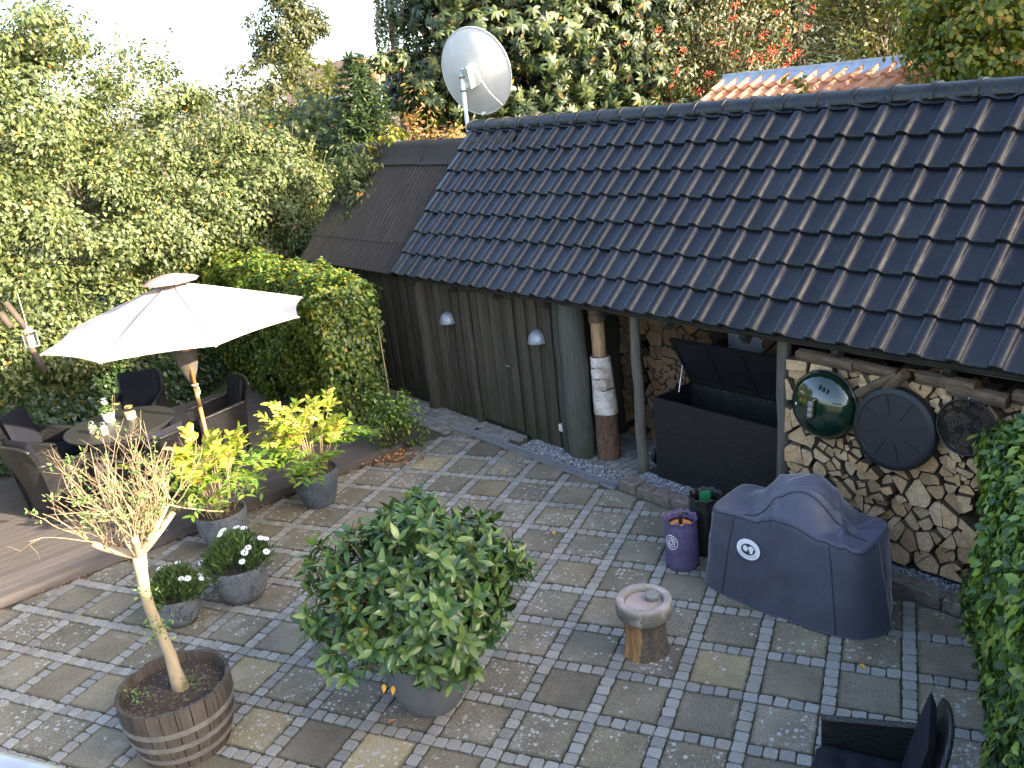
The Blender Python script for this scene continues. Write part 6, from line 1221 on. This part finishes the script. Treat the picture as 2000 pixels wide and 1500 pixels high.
# conifers
def conifer(name, label, base, H, R, mat, size=.11, nb=20, per=9, droop=.25, z0=.1, group=None, dens=1.0):
    t = thing(name, label, 'tree', base, 0, group); P, N, X = [], [], []; m = MB().tube([(0, 0, 0), (0, 0, H * .5), (0, 0, H)], [H * .022, H * .014, .01], 8)
    for i in range(nb):
        f = z0 + (1 - z0) * (i + .5) / nb; z = H * f; r_ = R * (1 - f) ** .75 + .08
        for j_ in range(per):
            a = j_ * 2 * PI / per + i * 1.1 + rng.normal(0, .15); L = r_ * rng.uniform(.75, 1.12); d = np.array([math.cos(a), math.sin(a), 0]); s_ = np.array([-math.sin(a), math.cos(a), 0]); q = np.linspace(0, 1, 5)[:, None]; pts = np.array([0, 0, z]) + d * L * q + np.array([0, 0, 1]) * (-droop * L * q ** 1.5 + .12 * L * q ** 3); m.tube(pts, np.linspace(.018, .004, 5), 4)
            k = max(6, int(L * 46 * dens)); ff = rng.uniform(.12, 1.03, k); off = rng.normal(0, 1, k) * .16 * L * (1.1 - ff) + rng.choice([-1, 1], k) * .03
            pp = np.array([0, 0, z]) + d * (L * ff)[:, None] + s_ * off[:, None] + np.array([0, 0, 1]) * (-droop * L * ff ** 1.5 + .12 * L * ff ** 3 + rng.normal(0, .02, k))[:, None]; P.append(pp); X.append(d * .9 + s_ * np.sign(off)[:, None] * .8 + rng.normal(0, .2, (k, 3))); N.append(np.tile([0, 0, 1.], (k, 1)) + rng.normal(0, .35, (k, 3)))
    m.obj('trunk', MT['trunk'], t); P, N, X = map(np.concatenate, (P, N, X)); stuff(link('needles', cloud_mesh('needles', *NEEDLE, P, frames(N, X=X), rng.uniform(.7, 1.3, len(P)) * size, MT[mat]), t)); return t
p = base_of(703, 200, 18); conifer('fir_tree', 'dark green fir with layered upturned boughs in front of the far gabled house', p, ray_at(703, 112, 18)[2] + .1, 1.75, 'f_conifer', .13, 30, 14, .08, .2, None, 3.4)
for k, (u, d_, H, R, mt, lb) in enumerate(((1560, 25, 12, 3.4, 'f_spruce', 'tall grey green spruce beside the rowan tree'), (1690, 30, 14, 3.6, 'f_conifer', 'dark spruce behind the yellow leaved tree'), (1450, 31, 14, 3.6, 'f_conifer', 'dark spruce standing behind the rowan tree'), (1250, 30, 13, 3.4, 'f_conifer', 'dark spruce behind the horse chestnut'))): conifer('spruce_tree', lb, base_of(u, 100, d_), H, R, mt, .34, 26, 11, .35, .12, 'spruces behind the yard', .55)
# yellow green tree reaching in from the right
tree('lime_tree', 'yellow green broadleaf tree overhanging the red tiled roof', 'tree', base_of(2010, 150, 13.2), [el_at(1960, 60, 12.6, .95, 1.2), el_at(1860, 70, 12.7, .62, .9), el_at(1900, 140, 12.2, .55, .5), el_at(1790, 70, 13.0, .38, .55), el_at(1930, -60, 13, 1.2, .9), el_at(1990, 150, 12.0, .5, .5)], LEAF2, 330, 40, .085, 'f_lime', .10, 4.5, (.15, .3), 'trunk', None, .25, 26)
tree('lime_tree', 'sunlit yellow tree seen between dark spruces', 'tree', base_of(1745, 100, 22), [el_at(1740, 40, 22, 1.3, 2.0), el_at(1690, -60, 22, 1.6, 1.5)], LEAF2, 150, 34, .11, 'f_wood', .12, 5, (.3, .5), 'trunk', None, .3, 14)
sp_ = np.array(ray_at(1556, 215, 12.6)); t = thing('sapling', 'thin leafy sapling tip rising above the shed ridge', 'sapling', sp_); m = MB().tube([(0, 0, -1.8), (0, 0, 0), (.01, 0, .42)], [.012, .008, .003], 5); m.obj('stem', MT['twig'], t); c = np.array([(rng.normal(0, .05), rng.normal(0, .05), z) for z in np.linspace(.0, .45, 9)] + [(-.25 + rng.normal(0, .1), 0, .05 + rng.normal(0, .03)) for _ in range(5)]); p, R_, s_ = clumps(c, np.full(len(c), .07), 6, .10); leaves('leaf', *LEAF2, p, R_, s_, MT['f_lime'], t, 84)
# red tiled outbuilding
rbd = thing('red_roofed_outbuilding', 'outbuilding with red clay pantiles and a grey zinc ridge behind the shed', 'outbuilding', W(-3.36, 6.0, 0), BA); rs = math.atan2(.34, .67); rz_ = 3.93; RL = 6.6
ctm = tile_mesh('clay_pantile', MT['clay'], xs * .84, zs * 1.0, .40)
rfo = MB(); slope_slab(rfo, 0, RL, -2.4, rz_ - 2.4 * math.tan(rs) - .05, .0, rz_ - .05, .06); slope_slab(rfo, 0, RL, 2.4, rz_ - 2.4 * math.tan(rs), .002, rz_ - .052, .06); rfo = rfo.obj('roof', MT['dark_wood'], rbd)
for i in range(5):
    for j_ in range(27):
        dd = .30 + i * .32; o = link('clay_pantile', ctm, rfo, (j_ * .2415 + .02, -dd * math.cos(rs) - .10, rz_ - dd * math.sin(rs) - .04)); o.rotation_euler = (rs + rng.normal(0, .004), 0, rng.normal(0, .004))
for j_ in range(9): P = np.zeros((6, 16, 3)); q = np.linspace(0, .75, 16); 
m = MB(); q = np.linspace(-.02, RL, 190); P = np.zeros((3, 190, 3))
for i, dd in enumerate((.30, .12, .0)): P[i, :, 0] = q; P[i, :, 1] = -dd * math.cos(rs); P[i, :, 2] = rz_ - dd * math.sin(rs) + .05 + (.020 * np.sin(q / .2415 * 2 * PI) if i < 2 else .05)
m.shell(P, .006); m.obj('zinc_ridge', MT['zinc'], rfo, auto=50); MB().box((RL / 2, .03, rz_ + .10), (RL + .04, .10, .04)).obj('ridge_cap', MT['zinc'], rfo)
m = MB(); m.add([(x, y, z) for x in (.12, RL - .1) for y, z in ((-2.2, -.05), (2.2, -.05), (2.2, rz_ - 2.2 * math.tan(rs) - .1), (0, rz_ - .12), (-2.2, rz_ - 2.2 * math.tan(rs) - .1))], [(0, 1, 2, 3, 4), (9, 8, 7, 6, 5), (0, 4, 9, 5), (1, 6, 7, 2)]); m.obj('wall', MT['brick'], rbd)
# far tall tree, weeping birch, flagpole
tb0 = base_of(572, 150, 70); tree('oak_tree', 'tall lone tree against the white sky above the hedge', 'tree', tb0, [el_at(556, 60, 70, 2.6, 2.3), el_at(520, 75, 70, 1.6, 1.5), el_at(595, 60, 70, 1.7, 1.6), el_at(560, 15, 70, 2.1, 1.3), el_at(590, 105, 70, 1.5, .7), el_at(525, 110, 70, 1.4, .8)], LEAF2, 62, 120, .26, 'f_oak', .32, 9.0, (.5, .95), 'trunk', None, .35, 16)
bt0 = base_of(775, 150, 42); t = thing('weeping_birch', 'weeping birch with thin hanging strands beside the flagpole', 'tree', bt0); P, N, m = [], [], MB().tube([(0, 0, 0), (0, 0, 5), (.1, 0, 11)], [.16, .12, .05], 8)
for i in range(70):
    u = rng.uniform(728, 815); v = rng.uniform(-40, 45) + max(0, (755 - u)) * .6; a = np.array(ray_at(u, v, 42 + rng.normal(0, .6))) - bt0; L = rng.uniform(.9, 2.3); m.tube([np.array([.05, 0, a[2] + .3]), (np.array([.05, 0, a[2] + .6]) + a) / 2 + np.array([0, 0, .3]), a, a - np.array([0, 0, L])], [.02, .015, .01, .004], 4)
    for f in np.linspace(0, 1, 42): P.append(a - np.array([0, 0, L * f]) + rng.normal(0, .05, 3)); N.append(rng.normal(size=3))
m.obj('trunk', MT['trunk'], t); stuff(link('strands', cloud_mesh('strands', *LEAF2, np.array(P), frames(np.array(N)), rng.uniform(.09, .16, len(P)), MT['f_oak']), t))
fb = base_of(740, 150, 33); t = thing('flagpole', 'slim white flagpole rising behind the fir', 'flagpole', fb); ft = ray_at(724, 16, 33)[2]; MB().tube([(0, 0, 0), (0, 0, ft * .5), (0, 0, ft)], [.07, .055, .035], 12).obj('pole', MT['white_paint'], t, smooth=True); MB().lathe([(.0, -.06), (.06, 0), (.0, .06)], 10, c=(0, 0, ft + .05)).obj('finial', MT['white_paint'], t)
# far houses
def far_house(name, label, u, v, dist, w, d_, hw, hr, rz, wall, roof, win):
    t = thing(name, label, 'house', base_of(u, v, dist), rz); m = MB(); m.add([(x, y, z) for y in (-d_ / 2, d_ / 2) for x, z in ((-w / 2, 0), (w / 2, 0), (w / 2, hw), (0, hr), (-w / 2, hw))], [(0, 1, 2, 3, 4), (9, 8, 7, 6, 5), (1, 6, 7, 2), (0, 4, 9, 5)]); m.obj('wall', MT[wall], t)
    for sg in (-1, 1): m = MB(); m.add([(sg * (w / 2 + .3), y, z + dz) for y in (-d_ / 2 - .3, d_ / 2 + .3) for z, dz in ((hw - .3, 0), (hw - .3, .15))] + [(0, y, hr + dz) for y in (-d_ / 2 - .3, d_ / 2 + .3) for dz in (0.02, .17)], [(0, 2, 6, 4), (1, 5, 7, 3), (0, 1, 3, 2), (0, 4, 5, 1), (2, 3, 7, 6)]); m.obj('roof', MT[roof], t)
    for x, z, ww, hh in win: f = MB().box((x, -d_ / 2 - .03, z), (ww, .1, hh)).obj('window', MT['white_paint'], t); MB().box((x, -d_ / 2 - .09, z), (ww * .8, .04, hh * .8)).obj('pane', MT['pane'], f)
    return t
hzz = ray_at(634, 130, 52)[2]; ang_v = math.atan2(CR[2][0], CR[2][1])
far_house('gabled_house', 'far red brick house with a pale orange gabled roof behind the fir', 640, 150, 52, 4.6, 9, hzz - 3.0, hzz, -ang_v + math.radians(28), 'brick', 'clay', [(.6, hzz - 2.4, .9, 1.1), (-1.2, hzz - 4.2, 1.0, 1.1), (1.2, hzz - 4.2, 1.0, 1.1)])
hz2 = ray_at(760, 112, 58)[2]; far_house('gabled_house', 'far house showing only its red roof beside the flagpole', 790, 150, 58, 7, 12, hz2 - 3.2, hz2, -ang_v + math.radians(70), 'brick', 'clay', [])
hz3 = ray_at(645, 197, 40)[2]; t = thing('garden_shed', 'low ochre shed with flat grey roof before the far house', 'shed', base_of(648, 200, 40), .3); MB().box((0, 0, hz3 / 2), (1.7, 1.6, hz3)).obj('wall', MT['yellow_brick'], t); MB().box((0, 0, hz3 + .1), (2.2, 2.0, .22)).obj('roof', MT['zinc'], t)
# bushes between the sheds and the houses
bsh = [(610, 175, 45, 2.2, 1.7, 'f_yellow', 'bright yellow green bush beside the far gabled house'), (560, 190, 30, 2.0, 1.5, 'f_wood', 'olive green bush behind the end of the maple hedge'), (630, 255, 24, 1.0, .6, 'f_wood', 'olive bush in front of the ochre garden shed'), (600, 260, 20, 1.4, .9, 'f_maple', 'rounded green bush beyond the maple hedge')]
for u, v, d_, r, rz, mt, lb in bsh: c = ray_at(u, v, d_); tree('bush', lb, 'bush', (c[0], c[1], -.05), [(c[0], c[1], max(c[2], rz * .9), r, r, rz), (c[0], c[1], max(.6, c[2] - rz), r * .9, r * .9, max(.8, c[2] * .4))], LEAF2, 110, 40, .10 + d_ * .0015, mt, .06, c[2] * .7, (.25, .45), 'trunk', None, .4, 8)
for k, (u, v, mt, lb) in enumerate(((760, 262, 'f_lime', 'green and yellow shrub behind the corrugated ridge'), (812, 240, 'f_orange', 'orange tinted shrub shoot behind the corrugated ridge'), (865, 262, 'f_orange', 'turning shrub below the satellite dish'), (690, 300, 'f_maple', 'leafy shrub over the end of the corrugated ridge'))):
    c = np.array(ray_at(u, v, 14.6)); tree('garden_shrub', lb, 'shrub', (c[0], c[1], -.05), [(c[0], c[1], c[2] - .25, .45, .45, .45), (c[0], c[1], c[2] - .9, .6, .6, .6)] + ([(c[0] + .02, c[1], c[2] + .15, .14, .14, .35)] if k in (0, 1) else []), LEAF, 60, 26, .085, mt, .03, c[2] - .4, (.12, .25), 'twig', None, .3, 10)
# woodland closing the view at the back right, and low trees at the back left
P, Nn = [], []
for k in range(620):
    u = rng.uniform(1180, 2250); d_ = rng.uniform(33, 42); z = rng.uniform(.5, 15); b = ray_at(u, 100, d_); c = np.array([b[0], b[1], z]); P.append(c)
P = np.array(P); p, R_, s_ = clumps(P, rng.uniform(.8, 1.5, len(P)), 42, .38); wd = link('far_wood', cloud_mesh('far_wood', *LEAF2, p, R_, s_, MT['f_wood'])); stuff(wd)
P = []
for k in range(260):
    u = rng.uniform(-500, 640); d_ = rng.uniform(60, 75); b = ray_at(u, 200, d_); P.append((b[0], b[1], rng.uniform(.5, 6.0)))
P = np.array(P); p, R_, s_ = clumps(P, rng.uniform(1.2, 2.2, len(P)), 60, .32); wd = link('far_trees', cloud_mesh('far_trees', *LEAF2, p, R_, s_, MT['f_wood'])); stuff(wd)
